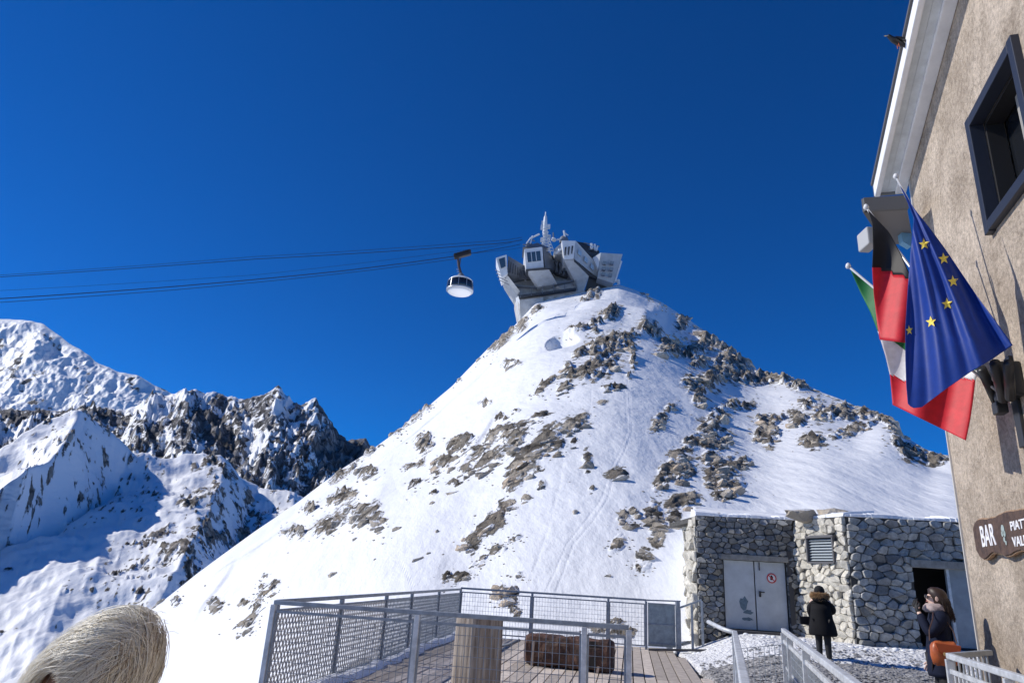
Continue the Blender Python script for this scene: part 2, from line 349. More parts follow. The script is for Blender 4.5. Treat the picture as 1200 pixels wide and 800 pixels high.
# outcrops: label, [(cx, cy, half length, half width, angle), ...] read off the photograph
OUT = [
 ('thin rock rib on the left skyline below the summit station', [(592,398,14,4,45),(612,381,8,4,50),(627,366,9,3,20),(579,406,6,3,40)]),
 ('small snow-dusted rock patch just below the station wall', [(695,344,9,4,15),(684,350,5,2,10)]),
 ('flat grey rock ledge below the top snow dome', [(715,367,11,4,10),(699,378,8,4,20),(676,388,12,4,15),(698,388,5,4,0)]),
 ('large grey-brown rock outcrop right of the oval hollow', [(712,405,26,12,5),(732,392,14,4,0),(735,408,12,6,-10)]),
 ('dark rock rib running down right from the top snow dome', [(760,382,14,6,-10),(785,394,20,5,-20),(812,400,14,4,-20)]),
 ('bulky rounded rock outcrop under the right shoulder', [(788,408,18,13,0),(812,415,18,7,-5),(823,428,14,5,0)]),
 ('broken tan rocks at the head of the middle gully', [(700,435,27,13,20),(667,440,7,10,20),(680,418,10,4,20)]),
 ('chain of small dark stones left of the middle gully', [(641,451,14,3,35),(660,458,7,8,30),(632,462,5,3,20)]),
 ('brown skyline crag on the right shoulder', [(830,397,16,10,-30),(852,408,12,8,-35),(853,420,15,6,-10),(868,424,14,9,-35)]),
 ('blocky grey crag with snow on its ledges under the skyline', [(818,453,17,12,0),(821,474,8,9,60),(836,446,14,8,0)]),
 ('dark shaded cliff at the foot of the skyline notch', [(855,437,22,11,-20),(872,437,16,9,-35),(845,436,12,9,0)]),
 ('two small dark rocks left of the grey crag', [(786,480,8,4,10),(775,492,8,6,30),(770,502,7,5,30)]),
 ('pair of dark ledges on the open slope below the footprints', [(632,493,10,5,10),(612,503,9,4,25)]),
 ('diagonal dark rock band in the centre of the slope', [(672,503,20,8,30),(652,512,14,6,20),(685,494,8,4,30)]),
 ('row of grey rocks above the big central outcrop', [(590,511,20,7,15),(605,524,10,10,0),(575,520,8,4,0)]),
 ('reddish brown shattered rock field in the centre', [(640,524,26,9,35),(618,548,22,15,35),(604,566,16,9,35),(650,531,12,6,30)]),
 ('long broken rock rib below the blocky grey crag', [(835,500,20,11,45),(858,474,6,7,0),(812,521,14,9,40),(831,519,13,11,30)]),
 ('steep brown rock rib right of the ski tracks', [(783,556,25,9,50),(801,557,14,11,40),(770,574,10,5,50),(795,540,12,9,40)]),
 ('large tan crag above the snowfield over the stone hut', [(847,551,20,14,30),(856,572,17,13,30),(836,568,12,9,40),(868,546,10,8,0)]),
 ('skyline rocks of the nearer ridge left of the snow cap', [(855,413,4,3,0),(893,440,10,6,20),(912,442,20,4,0),(936,452,12,7,-20)]),
 ('small pair of dark rocks on the upper snowfield', [(858,473,6,6,0),(875,474,8,4,10)]),
 ('rust stained boulder pile on the upper snowfield', [(900,494,14,9,0),(899,510,14,11,0),(915,490,8,5,0)]),
 ('grey boulder beside the rust stained pile', [(936,494,10,9,0),(948,473,11,7,0),(930,483,6,4,0)]),
 ('long snow-capped ridge rocks under the right skyline', [(972,482,14,9,0),(990,483,16,9,-10),(1015,482,14,8,-10),(960,488,9,7,0)]),
 ('flat brown slab in the middle of the right snowfield', [(1002,503,26,6,12),(951,515,15,7,0),(975,510,8,3,10)]),
 ('last tall rocks on the skyline before the tan building', [(1038,490,12,8,-30),(1050,503,9,10,-40),(1028,484,8,5,0)]),
 ('low rubble band beside the tan building', [(1068,530,22,7,-12),(1098,536,16,5,-5),(1052,522,8,5,-30)]),
 ('dark jagged rocks left of the snowfield over the hut', [(846,521,12,8,30),(870,541,8,4,40),(830,536,10,7,40)]),
 ('tan stones left of the hut roof at the snowfield foot', [(846,582,8,10,60),(809,590,11,7,20),(790,593,12,6,20)]),
 ('pale grey bare rock slab left of the stone hut', [(768,617,10,20,0),(790,612,9,8,0),(760,608,6,8,40)]),
 ('dark rocks left of the pale bare slab', [(732,612,8,10,20),(724,640,13,6,42),(742,605,5,7,40)]),
 ('narrow grey rock just above the far fence near the hut', [(754,659,7,12,0),(747,666,4,6,40)]),
 ('boulder with a long snow drift on the left shoulder', [(495,520,10,9,0)]),
 ('brown outcrop right of the drifted shoulder boulder', [(537,523,16,8,10),(522,544,13,8,0),(548,516,6,4,0)]),
 ('flat ledges in the snow left of the central outcrop', [(486,545,13,4,10),(486,571,9,5,30),(510,560,5,3,0)]),
 ('massive square blocks at the centre of the slope', [(600,524,14,12,0),(570,548,22,10,20),(561,533,12,6,20),(545,560,9,5,20)]),
 ('grey stones above the square central blocks', [(582,513,13,6,20),(613,502,7,4,20),(575,515,5,3,0)]),
 ('rounded boulder with a drift behind it on the left slope', [(430,556,9,8,10)]),
 ('upper boulders of the left group above the fence', [(402,583,14,7,20),(391,590,8,6,30)]),
 ('large boulder group above the left end of the fence', [(396,610,12,10,10),(380,620,14,8,10),(428,610,18,11,0),(438,619,11,9,0),(412,600,10,7,0)]),
 ('lone tilted boulder left of the large group', [(345,623,9,7,0),(363,595,6,5,30)]),
 ('tall brown boulder column in the lower slope', [(579,613,15,10,40),(552,638,10,11,0),(591,599,10,7,20),(566,624,9,7,40)]),
 ('low grey stones right of the brown boulder column', [(583,643,10,6,15),(603,632,8,3,20)]),
 ('string of dark stones above the far fence', [(540,676,9,6,20),(558,664,9,4,40),(523,677,5,4,60),(566,655,5,3,40)]),
 ('upright rocks standing behind the far fence', [(600,700,7,12,-5),(585,697,4,10,-25),(608,675,7,4,0),(603,714,6,6,0)]),
 ('brown rocks on the left skyline', [(432,529,7,4,35),(399,556,12,4,38),(412,548,6,3,38)]),
 ('dark jagged rocks high on the left skyline', [(483,490,14,4,38),(462,502,6,5,40),(498,480,6,3,30)]),
 ('boulder with a blue shadow on the lower left slope', [(252,707,8,8,0)]),
 ('brown boulder beside the left fence corner', [(319,694,9,7,20),(306,702,5,5,0)]),
 ('three stones stepping down beside the left fence post', [(296,724,9,6,20),(292,738,9,6,20),(280,746,6,3,10)]),
 ('dark stones between the left boulders', [(285,707,5,4,20),(302,702,4,4,0),(305,687,3,3,0),(311,674,3,2,0)]),
 ('grey stones poking out behind the middle of the far fence', [(700,735,12,5,0),(730,741,14,6,0),(722,728,8,4,0)]),
 ('stones at the foot of the far left slope', [(206,702,5,4,10),(190,698,9,5,45),(182,706,5,3,40)]),
]
LONE = [(570,475,7,3,'flat brown rock alone on the upper left slope'),(585,490,7,3,'small flat rock above the two dark ledges'),(603,484,6,2,'thin dark rock sliver on the upper slope'),
 (599,430,10,4,'grey rock alone below the footprints on the upper slope'),(722,457,8,4,'dark wedge rock between two ski tracks'),(710,459,8,3,'slanting slab left of the dark wedge rock'),(742,426,3,8,'narrow upright rock near the right shoulder'),
 (705,474,5,3,'small round rock under the middle gully'),(688,547,6,10,'tall dark rock in the centre right snow'),(724,562,11,6,'pointed grey rock beside the ski tracks'),(675,600,4,6,'little dark rock low on the ski-tracked slope'),
 (693,578,4,2,'tiny rock above the little dark rock'),(772,500,8,5,'dark rock above the steep brown rib'),(711,674,6,3,'small dark rock just above the far fence'),(605,631,7,3,'flat dark rock low in the middle snow'),
 (634,572,5,4,'small rock under the reddish field'),(617,588,7,3,'dark stone below the reddish field, right one'),(604,596,6,4,'dark stone below the reddish field, left one'),(466,619,7,4,'flat grey stone right of the large boulder group'),
 (507,589,5,3,'single stone left of the footpath'),(531,577,8,4,'pair of ledge stones below the flat ledges'),(490,655,6,5,'grey round stone in the lower middle snow'),(502,648,4,3,'smaller stone beside the grey round stone'),
 (391,673,5,5,'lone grey stone on the open lower left slope'),(417,631,4,3,'tiny stone under the large boulder group'),(512,623,3,4,'tiny dark stone in the middle of the lower slope'),(757,343,7,3,'dark rock on the skyline right of the summit'),
 (805,372,12,4,'long rock on the right skyline of the summit'),(951,598,16,5,'tan capstone lying on the hut roof above the pillar'),(990,597,22,5,'longer tan capstone on the hut roof right of the pillar'),(840,601,5,3,'dark stone at the left roof edge of the hut'),
 (672,525,5,3,'small stone right of the reddish field'),(737,444,3,2,'speck of rock above the ski tracks'),(650,505,4,2,'speck of rock above the reddish field'),(440,655,3,2,'speck of rock above the left fence'),(1072,600,5,2,'dark stone near the hut roof at the tan building')]
hill_cl = [c for _, l in OUT for c in l] + [(x, y, l, w_, 0) for x, y, l, w_, _ in LONE if y < 590]
M = ell_mask(PX, PY, hill_cl)
UU = PX*.80-PY*.60; VV = PX*.60+PY*.80   # along and across the rock bedding, which climbs to the right
nz = fbm(UU/8.5, VV/3.6, 4, 21)-.5
M = M*1.0 + nz*.6 - .13
rk = sst(.42, .62, M)
fz = facet(UU/9.5, VV/4.0, 31)*.65 + facet(UU/4.5, VV/2.2, 41)*.35 + (ridged(UU/14, VV/6, 3, 5)-.5)*.5
dz = rk*(-.02+fz)*.0085*Y_*np.clip(Y_/60, .6, 1.2)
Zh = Zs + dz*(1-.25*sst(.9, 1, T_))
# ski and foot tracks pressed into the snow
TR = np.zeros(PX.shape)
def track(pts, w_, depth=1.0):
    global TR
    pts = np.array(pts, float); d = np.full(PX.shape, 99.0)
    for (x0, y0), (x1, y1) in zip(pts[:-1], pts[1:]):
        vx, vy = x1-x0, y1-y0; L2 = vx*vx+vy*vy; t = np.clip(((PX-x0)*vx+(PY-y0)*vy)/L2, 0, 1)
        d = np.minimum(d, np.hypot(PX-(x0+t*vx), PY-(y0+t*vy)))
    TR = np.maximum(TR, depth*np.exp(-(d/w_)**2))
track([(735,445),(739,480),(741,510),(732,535),(720,560),(712,590),(695,615),(672,640),(660,672),(652,692)], 1.5, .7)
track([(731,445),(734,480),(736,510),(727,535),(714,560),(705,590),(688,612),(664,640),(650,672),(640,692)], 1.4, .6)
track([(660,540),(656,570),(648,600),(640,630),(628,662),(618,690)], 2.2, .6)
track([(694,450),(692,480),(688,505)], 1.3, .6)
track([(464,530),(459,545),(460,562),(466,580),(476,595),(486,606)], 2.2, 1.0)
track([(566,500),(580,480),(596,462),(604,452)], 2.0, .5)
track([(470,665),(478,680),(484,692)], 1.3, .6)
rs = np.random.RandomState(5)
for i in range(46):      # scattered ski traces under the station
    x = rs.uniform(620,700); y = rs.uniform(358,400)
    if y < 1.0*(690-x)*.9+345 and False: continue
    track([(x, y), (x+rs.uniform(8,20), y-rs.uniform(0,6)), (x+rs.uniform(22,30), y-rs.uniform(4,10))], .9, .55)
for i in range(30):      # churned footsteps down the left of the slope
    x = rs.uniform(560,620); y = 560-(x-470)*1.0+rs.uniform(-18,30)
    track([(x, y), (x-rs.uniform(3,10), y+rs.uniform(6,14))], 1.1, .6)
# the oval hollow under the summit
dxh = (PX-659)/19; dyh = (PY-402-(-(PX-659))*.22)/7.5
hol = np.clip(1-(dxh**2+dyh**2), 0, 1)
Zh = Zh - np.sqrt(hol)*3.2*(PX < 700)
M = np.where((np.abs(PX-659) < 24) & (np.abs(PY-402) < 11), 0, M)
hill = grid_mesh('snow_hill', X_, Y_, Zh, SNOWMAT, {'rock': M, 'track': TR})

_ps = (Zs-CAMZ)/Y_
def hill_at(x, y, lift=0.0):
    a, s = asl(x, y); j = (a-A_[0])/(A_[1]-A_[0]); j0 = int(np.clip(round(j), 0, HC-1))
    col = _ps[:HR, j0]; k = np.argmax(col >= s) if (col >= s).any() else HR-1
    k = max(k, 1); s0, s1 = col[k-1], col[k]; f_ = 0 if s1 == s0 else np.clip((s-s0)/(s1-s0), 0, 1)
    Y = Y_[k-1, j0]*(1-f_)+Y_[k, j0]*f_; Z = Zs[k-1, j0]*(1-f_)+Zs[k, j0]*f_
    return np.array([a*Y, Y, Z+lift])

# boulders: angular shapes shared between the rocks
ROCKM = rock_mat('hill_rock', (.60,.53,.435), (.38,.335,.27), scale=1.5)
ROCKM2 = rock_mat('hill_rock_rust', (.61,.50,.375), (.39,.315,.235), scale=1.5)
def boulder_mesh(seed, mt, n=22, sub=1):
    r = random.Random(seed); bm = bmesh.new()
    for i in range(n):
        v = Vector((r.gauss(0,1), r.gauss(0,1), r.gauss(0,1))).normalized()*r.uniform(.72,1.0)
        v.x = max(-.8, min(.8, v.x)); v.z = max(-.75, min(.75, v.z)); bm.verts.new(v)
    g = bmesh.ops.convex_hull(bm, input=bm.verts)
    for v in [v for v in bm.verts if not v.link_faces]: bm.verts.remove(v)
    bmesh.ops.subdivide_edges(bm, edges=bm.edges[:], cuts=1, use_grid_fill=True)
    for v in bm.verts: v.co += Vector((r.uniform(-1,1), r.uniform(-1,1), r.uniform(-1,1)))*.07
    bmesh.ops.recalc_face_normals(bm, faces=bm.faces)
    me = bpy.data.meshes.new('boulder'); bm.to_mesh(me); bm.free(); me.materials.append(mt); return me
BM = [boulder_mesh(i, ROCKM) for i in range(14)]; BM2 = [boulder_mesh(i+50, ROCKM2) for i in range(6)]
def put_rock(name, x, y, rpx, ang, parent, pool, flat=.85, sink=.16):
    p = hill_at(x, y); sc = rpx/F*p[1]/.8
    me = rnd.choice(pool); o = bpy.data.objects.new(name, me); COL.objects.link(o)
    o.scale = (sc*rnd.uniform(1.0,1.75), sc*rnd.uniform(.8,1.1), sc*flat*rnd.uniform(.85,1.1))
    o.rotation_euler = (rnd.uniform(-.3,.3), -math.radians(ang)+rnd.uniform(-.2,.2), rnd.uniform(-.8,.8))
    q = p - np.array([0, 0, sc*sink])
    if parent is not None: q = q-ORI[parent.name]; o.parent = parent
    o.location = q; return o
cat_ = 'rock outcrop'
def sky_y(x):
    lo, hi = 200, 700; 
    for _ in range(30):
        m_ = (lo+hi)/2; a, s = asl(x, m_)
        if s > np.interp(a, A_, _ps[HR-1]): lo = m_
        else: hi = m_
    return hi
OUT.append(('jagged dark crest of rocks along the right skyline below the summit', [(x, sky_y(x)+3, rnd.uniform(4,8), rnd.uniform(3,5.5), -30) for x in (762,778,795,803,815,828,838,848,858,868,878,886)]))
OUT.append(('broken rock teeth along the lower right skyline towards the tan building', [(x, sky_y(x)+3, rnd.uniform(4,9), rnd.uniform(3,5), -15) for x in (900,922,940,955,968,982,996,1010,1024,1036,1048,1060,1075,1090,1104)]))
OUT.append(('small rocks breaking the left skyline of the slope', [(x, sky_y(x)+2.5, rnd.uniform(3,6), rnd.uniform(2,3.5), 35) for x in (420,446,470,492,505,540,562,575,590,600)]))
for label, cl in OUT:
    P = hill_at(cl[0][0], cl[0][1])
    T = thing('rock_outcrop', P, label, cat_, 'rock outcrops on the snow slope')
    pool = BM2+BM[:3] if ('rust' in label or 'reddish' in label or 'tan' in label or 'brown' in label) else BM
    for cx, cy, l, w_, an in cl:
        area = l*w_; n = int(np.clip(area/17, 1, 15)); t = math.radians(an)
        for i in range(n):
            if n == 1: u = v = 0; r = max(2.2, min(l, w_*1.35)*.8)
            else:
                u = rnd.uniform(-.85,.85)*l; v = rnd.uniform(-.75,.75)*w_; r = rnd.uniform(.35,.85)*min(w_*.9, 7) if i > 1 else rnd.uniform(.75,1.0)*min(w_*.9, 11)
                r = max(2.0, r)
            x = cx+u*math.cos(t)-v*math.sin(t); y = cy-(u*math.sin(t)+v*math.cos(t))
            put_rock('rock', x, y, r, an*.9, T, pool, flat=.78)
for x, y, l, w_, lb in LONE:
    r = (l+w_)/2*.9
    if y > 590 and 'hut roof' in lb:
        continue
    o = put_rock('boulder', x, y, r, 25, None, BM, flat=max(.45, min(1.1, w_/l*1.2)), sink=.2)
    tag(o, lb, 'boulder', 'lone boulders on the snow slope')
# pebbles and debris too small to count
mb = MB()
oct_ = [(1,0,0),(-1,0,0),(0,1,0),(0,-1,0),(0,0,.7),(0,0,-.7)]; of = [(0,2,4),(2,1,4),(1,3,4),(3,0,4),(2,0,5),(1,2,5),(3,1,5),(0,3,5)]
allc = [c for _, l in OUT for c in l]
for i in range(3200):
    cx, cy, l, w_, an = rnd.choice(allc); t = math.radians(an+rnd.uniform(-15,15)); u = rnd.gauss(0, 1.0)*l*1.2; v = rnd.gauss(0,.9)*w_*1.2
    x = cx+u*math.cos(t)-v*math.sin(t); y = cy-(u*math.sin(t)+v*math.cos(t))
    if 780 < x < 1130 and y > 590: continue
    if y > 745 or asl(x, y)[1] > np.interp(asl(x, y)[0], A_, _ps[HR-1])-.002: continue
    p = hill_at(x, y); sc = p[1]/F*rnd.uniform(.5,2.1)
    R3 = Matrix.Rotation(rnd.uniform(0,6), 3, 'Z') @ Matrix.Rotation(rnd.uniform(-.6,.6), 3, 'X')
    mb.add([np.array(R3 @ Vector(q))*sc*np.array([1.3,1,.8])*(1+rnd.uniform(-.3,.3)) + p for q in oct_], of)
tag(mb.build('rock_debris', ROCKM, recalc=False), 'small dark stones sprinkled over the snow around the outcrops', 'stones', kind='stuff')

# ------------------------------------------------------------------ far mountains
def layer(name, sky_, base, x0, x1, nc, nr_, fn, mt, back=.3):
    A, X, Y, Z, T = relief(sky_, base, x0, x1, nc, nr_, back=back)
    px_, py_ = topx(X, Y, Z)
    dz, M, = fn(X, Y, Z, T, px_, py_)
    return grid_mesh(name, X, Y, Z+dz, mt, {'rock': M, 'track': np.zeros(X.shape)})
FAR1 = terrain_mat('near_valley_side', (.44,.39,.33), (.23,.205,.18), scale=9, bump_d=.13, streak=(0,0,math.radians(-30)), speck=.32)
FAR2 = terrain_mat('hazed_ridge_rock', (.40,.385,.38), (.25,.24,.25), scale=22, bump_d=.22, streak=(0,0,.3), speck=.75)  # rock tones lightened to carry the distant haze in the colour
FAR3 = terrain_mat('glacier_snow', (.30,.27,.25), (.16,.15,.15), scale=70, bump_d=.22, streak=(0,0,.6), speck=.35)

def pl(p, y): a = np.array(p, float); return np.interp(y, a[:, 0], a[:, 1])
def fn1(X, Y, Z, T, px_, py_):
    # spur A lit on its left, blue hollow, then the lit slope up to rib B whose right flank is shaded
    xa = pl([(470,105),(496,90),(530,75),(575,22),(583,0),(620,-80),(680,-200)], py_)
    xv = pl([(440,205),(465,191),(500,165),(533,131),(548,85),(566,52),(581,0),(620,-70),(680,-180)], py_)
    xb = pl([(500,255),(560,262),(600,240),(640,225),(680,200),(740,160)], py_)
    xc = pl([(520,330),(560,300),(600,285),(640,275),(700,240)], py_)
    xd = pl([(520,400),(560,345),(590,345),(640,330),(700,270)], py_)
    xs = np.stack([xa-150, xa, xv, xb, xc, xd, xd+80], 0)
    hv = np.array([-50, 10, -62, -4, -36, -8, -60.])
    D = np.zeros(px_.shape)
    for i in range(6):
        t = np.clip((px_-xs[i])/np.maximum(xs[i+1]-xs[i], 4), 0, 1)
        if i in (1,): t = t**1.15
        D = np.where((px_ >= xs[i]) & (px_ < xs[i+1]), hv[i]*(1-t)+hv[i+1]*t, D)
    D = np.where(px_ >= xs[6], hv[6], D); D = np.where(px_ < xs[0], hv[0], D)
    cl2 = [(130,520,60,28,-25),(200,655,90,40,25),(60,530,40,20,45),(300,590,50,20,30)]
    spk = .34*np.clip(ell_mask(px_, py_, cl2)*2, 0, 1) + (vn(px_/3.2+py_/9, py_/2.4, 44)-.5)*.75 + (fbm(px_/14, py_/9, 3, 45)-.5)*.5 - .13
    fall = sst(.0, .2, T)*(1-sst(.86, 1.0, T)*.55)
    dz = D*1.0*Y/700*fall + (fbm(X/60, Y/60, 5, 77)-.5)*30*fall*Y/700 + (ridged(X/34+Y/60, Y/90, 4, 78)-.6)*9
    cl = [(247,532,24,8,-15),(300,562,20,8,-25),(225,575,22,9,-35),(265,548,20,12,-30),(250,570,26,14,-35),(290,575,24,9,-30),(215,640,45,20,18),(245,615,30,14,30),(190,610,26,8,20),(225,670,18,14,60),(300,590,18,8,30),(265,600,22,10,30),(200,695,14,6,50),
          (104,492,16,3,-15),(130,508,10,2.5,-20),(80,528,8,2,50),(60,548,6,2,50),(150,524,6,2,0),(10,690,18,8,0),(25,610,10,3,0),(155,645,30,6,15),(330,560,12,6,0),(305,620,12,10,40),(280,640,10,7,40)]
    m = ell_mask(px_, py_, cl) + (fbm(px_/5.5, py_/4, 4, 5)-.5)*1.05 - .32
    m = np.maximum(m, spk)
    dz = dz + (fbm(X/22, Y/30, 4, 80)-.5)*9*sst(.0,.2,T)
    dz = dz + sst(.45, .6, m)*(facet(px_/6, py_/4.5, 3)+.2)*3.0*Y/700
    return dz, m
layer('rocky_snow_slope', [(-220,600,420),(-60,555,480),(0,513,560),(40,497,620),(92,486,680),(150,500,760),(190,512,800),(240,522,860),(300,548,900),(350,578,900),(400,600,880),(470,640,860)],
      [(-1.4,170,-110),(-.5,190,-95),(-.2,210,-60),(0,230,-20)], -170, 470, 460, 300, fn1, FAR1)
def fn2(X, Y, Z, T, px_, py_):
    q = 1-sst(.9, 1.0, T)*.72
    # buttresses run down from each summit
    rg = ridged(px_/46+py_/170, py_/150, 5, 13, .55)-.6
    dz = (rg*95 + (ridged(px_/17, py_/20, 4, 19)-.5)*34 + (facet(px_/8, py_/7, 8)-.4)*14)*q*sst(0,.1,T)
    # snow lies on the left flanks and in the gullies, the right hand wall is bare
    m = .54 + (fbm(px_/9+py_/22, py_/7, 5, 23)-.5)*1.25 + .24*sst(350,400,px_) - .35*sst(130,60,px_)*sst(455,470,py_)*0
    sn = ell_mask(px_, py_, [(225,460,26,4,0),(275,463,16,4,-10),(340,466,14,5,40),(365,472,12,4,60),(300,525,16,12,50),(190,470,24,6,10),(175,490,26,10,20),(215,478,12,9,0),(292,500,8,12,70),(345,500,16,7,60),(325,480,12,5,50),(20,512,22,7,0),(150,478,20,5,0)])
    m = m - 1.0*sst(.45,.95,sn)
    rb = ell_mask(px_, py_, [(20,488,34,9,-8),(70,492,22,6,0),(130,495,30,9,0),(255,520,26,22,-60),(245,490,24,14,0),(395,530,34,34,0),(160,492,20,7,0)])
    m = m + .7*sst(.55,.95,rb)
    return dz, m
layer('jagged_rock_ridge', [(-220,480,1500),(0,477,1500),(40,482,1500),(90,484,1550),(120,480,1550),(150,478,1600),(178,466,1600),(200,463,1600),(215,461,1600),(235,456,1600),(262,461,1650),(290,468,1650),(308,463,1600),(318,457,1600),(326,452,1600),(333,460,1600),(342,468,1600),(352,472,1600),(362,468,1600),(371,468,1600),(380,484,1650),(395,504,1700),(408,517,1700),(420,514,1750),(428,514,1750),(436,524,1800),(470,560,1900),(560,640,2000)],
      [(-1.4,900,-60),(-.4,950,-40),(0,1000,-60)], -170, 520, 620, 260, fn2, FAR2)
def fn3(X, Y, Z, T, px_, py_):
    q = 1-sst(.9, 1, T)*.85
    dz = ((ridged(px_/60+py_/60, py_/40, 5, 51)-.6)*150 + (fbm(px_/16-py_/30, py_/9, 4, 52)-.5)*70 + (ridged(px_/9, py_/6, 3, 55)-.5)*20)*q*sst(0,.1,T)
    cl = [(14,430,22,16,20),(0,400,16,8,0),(40,440,20,5,30),(62,398,14,4,-10),(86,436,13,5,-5),(101,457,6,15,0),(158,460,12,5,-10),(150,452,8,5,0),(28,452,16,6,20),(190,456,10,4,-20),(45,470,26,5,0)]
    m = ell_mask(px_, py_, cl)*.8 + (fbm(px_/7+py_/9, py_/5, 5, 61)-.5)*.95 - .28
    return dz, m
layer('glaciated_summit', [(-220,350,5200),(-80,366,5200),(0,374,5000),(28,375,5000),(50,380,4900),(70,393,4800),(95,410,4700),(115,426,4600),(140,437,4500),(160,440,4500),(180,452,4500),(205,463,4500),(260,480,4500),(330,520,4500)],
      [(-1.4,3200,200),(0,3200,200)], -170, 300, 420, 200, fn3, FAR3)
vf = MB(); vf.add([(-7800,-3800,-420),(7800,-3800,-420),(7800,10800,-420),(-7800,10800,-420)], [(0,1,2,3)])
tag(vf.build('valley_floor', mat('valley_snow', (.8,.82,.85), var=.2, vscale=.002)), kind='structure')
# ------------------------------------------------------------------ terrace ground
PV = unit((.316, 1, 0)); PN = V3(-PV[1], PV[0], 0)          # direction of the stair rails and of the tan house wall
GALV = mat('galvanised_steel', (.60,.63,.66), rough=.5, metal=.25, var=.25, vscale=9, bump=.1, bscale=60)
GALVD = mat('dark_galvanised_steel', (.30,.335,.375), rough=.5, metal=.2, var=.25, vscale=9)
de0 = atz(785, 755, 0); de1 = atz(840, 800, 0)               # right edge of the deck
DR = unit(de0-de1)
def deck_right(Y): return de1[0] + (Y-de1[1])*DR[0]/DR[1]
def ground_z(X, Y):
    d = X-deck_right(Y)
    g = .5*sst(11.0, 17.3, Y)*sst(.1, 1.8, d) + .03*sst(.0, .5, d)
    bank = .02*sst(15.8, 17.0, Y)*sst(.3, 1, d)
    return g + bank
gx = np.linspace(-3.2, 16, 260); gy = np.linspace(-4, 21.5, 340); GX, GY = np.meshgrid(gx, gy)
GZ = ground_z(GX, GY) + (fbm(GX*1.7, GY*1.7, 4, 90)-.5)*.07*sst(0, .6, GX-deck_right(GY))
GZ = np.where(GX < deck_right(GY)+.02, -.16, GZ)
lft = -2.65 + (GY-8.8)*.1518
GZ = np.where(GX < lft+.25, -.5, GZ)
# snow lies by the hut, trodden gravel elsewhere
sm = sst(14.0, 15.2, GY + (fbm(GX*.8, GY*.8, 4, 33)-.5)*2.6 + .35*(GX-7)) 
gm = bpy.data.materials.new('gravel_and_snow'); gm.use_nodes = True; N, L = nodes(gm); b = N['Principled BSDF']
tc = N.new('ShaderNodeTexCoord'); vo = N.new('ShaderNodeTexVoronoi'); vo.inputs['Scale'].default_value = 16; L.new(tc.outputs['Object'], vo.inputs['Vector'])
rp = N.new('ShaderNodeValToRGB'); rp.color_ramp.elements[0].color = (.16,.16,.165,1); rp.color_ramp.elements[1].color = (.52,.51,.5,1)
sp = N.new('ShaderNodeSeparateColor'); L.new(vo.outputs['Color'], sp.inputs[0]); L.new(sp.outputs[0], rp.inputs[0])
an = N.new('ShaderNodeAttribute'); an.attribute_name = 'rock'; n1 = N.new('ShaderNodeTexNoise'); n1.inputs['Scale'].default_value = 3.5; n1.inputs['Detail'].default_value = 9; n1.inputs['Roughness'].default_value = .75
L.new(tc.outputs['Object'], n1.inputs['Vector'])
ma = N.new('ShaderNodeMath'); ma.operation = 'MULTIPLY_ADD'; L.new(n1.outputs['Fac'], ma.inputs[0]); ma.inputs[1].default_value = 1.0; L.new(an.outputs['Fac'], ma.inputs[2])
mr = N.new('ShaderNodeMapRange'); mr.inputs['From Min'].default_value = .93; mr.inputs['From Max'].default_value = 1.07; L.new(ma.outputs[0], mr.inputs['Value'])
mx = N.new('ShaderNodeMix'); mx.data_type = 'RGBA'; L.new(mr.outputs[0], mx.inputs[0]); L.new(rp.outputs[0], mx.inputs[6]); mx.inputs[7].default_value = (.82,.83,.85,1); L.new(mx.outputs[2], b.inputs['Base Color'])
b.inputs['Roughness'].default_value = .8; bp = N.new('ShaderNodeBump'); bp.inputs['Distance'].default_value = .035; L.new(vo.outputs['Distance'], bp.inputs['Height'])
n3 = N.new('ShaderNodeTexNoise'); n3.inputs['Scale'].default_value = 7; n3.inputs['Detail'].default_value = 8; L.new(tc.outputs['Object'], n3.inputs['Vector'])
b2 = N.new('ShaderNodeBump'); b2.inputs['Distance'].default_value = .12; L.new(n3.outputs['Fac'], b2.inputs['Height']); L.new(bp.outputs[0], b2.inputs['Normal']); L.new(b2.outputs[0], b.inputs['Normal'])
ter = grid_mesh('terrace_ground', GX, GY, GZ, gm, {'rock': sm})
# loose gravel as real stones, joined: nobody could count it
mb = MB()
for i in range(7000):
    Y = rnd.uniform(8.5, 16.2); X = rnd.uniform(deck_right(Y)+.05, .62*Y)
    sc = rnd.uniform(.02,.05); z = float(ground_z(np.array(X), np.array(Y)))
    if Y > 13.8 and rnd.random() < .8: continue
    R3 = Matrix.Rotation(rnd.uniform(0,6), 3, 'Z'); mb.add([np.array(R3 @ Vector(q))*sc*np.array([1.2,1,.7]) + V3(X, Y, z+.01) for q in oct_], of)
tag(mb.build('gravel', mat('gravel_stone', (.36,.355,.35), var=.5, vscale=5, rough=.9), recalc=False), 'grey gravel lying between the wooden deck and the stair railings', 'gravel', kind='stuff')
# snow spilled in lumps along the hut foot
mb = MB()
for i in range(120):
    t = rnd.random(); X = 4.9+t*6; Y = 19.0-t*3.4+rnd.uniform(-1.0,.35); 
    if Y > 16.9 and X > 8: Y = rnd.uniform(15.6, 16.6)
    z = float(ground_z(np.array(X), np.array(Y))); sc = rnd.uniform(.03,.08)
    mb.lathe((X, Y, z-.02), [(sc*1.0,0),(sc*.85,sc*.35),(sc*.4,sc*.55),(sc*.05,sc*.6)], 7)
tag(mb.build('snow_lumps', mat('loose_snow', (.84,.86,.89), rough=.7, bump=.6, bscale=12), smooth=True), 'crusty lumps of snow at the foot of the stone hut', 'snow', kind='stuff')

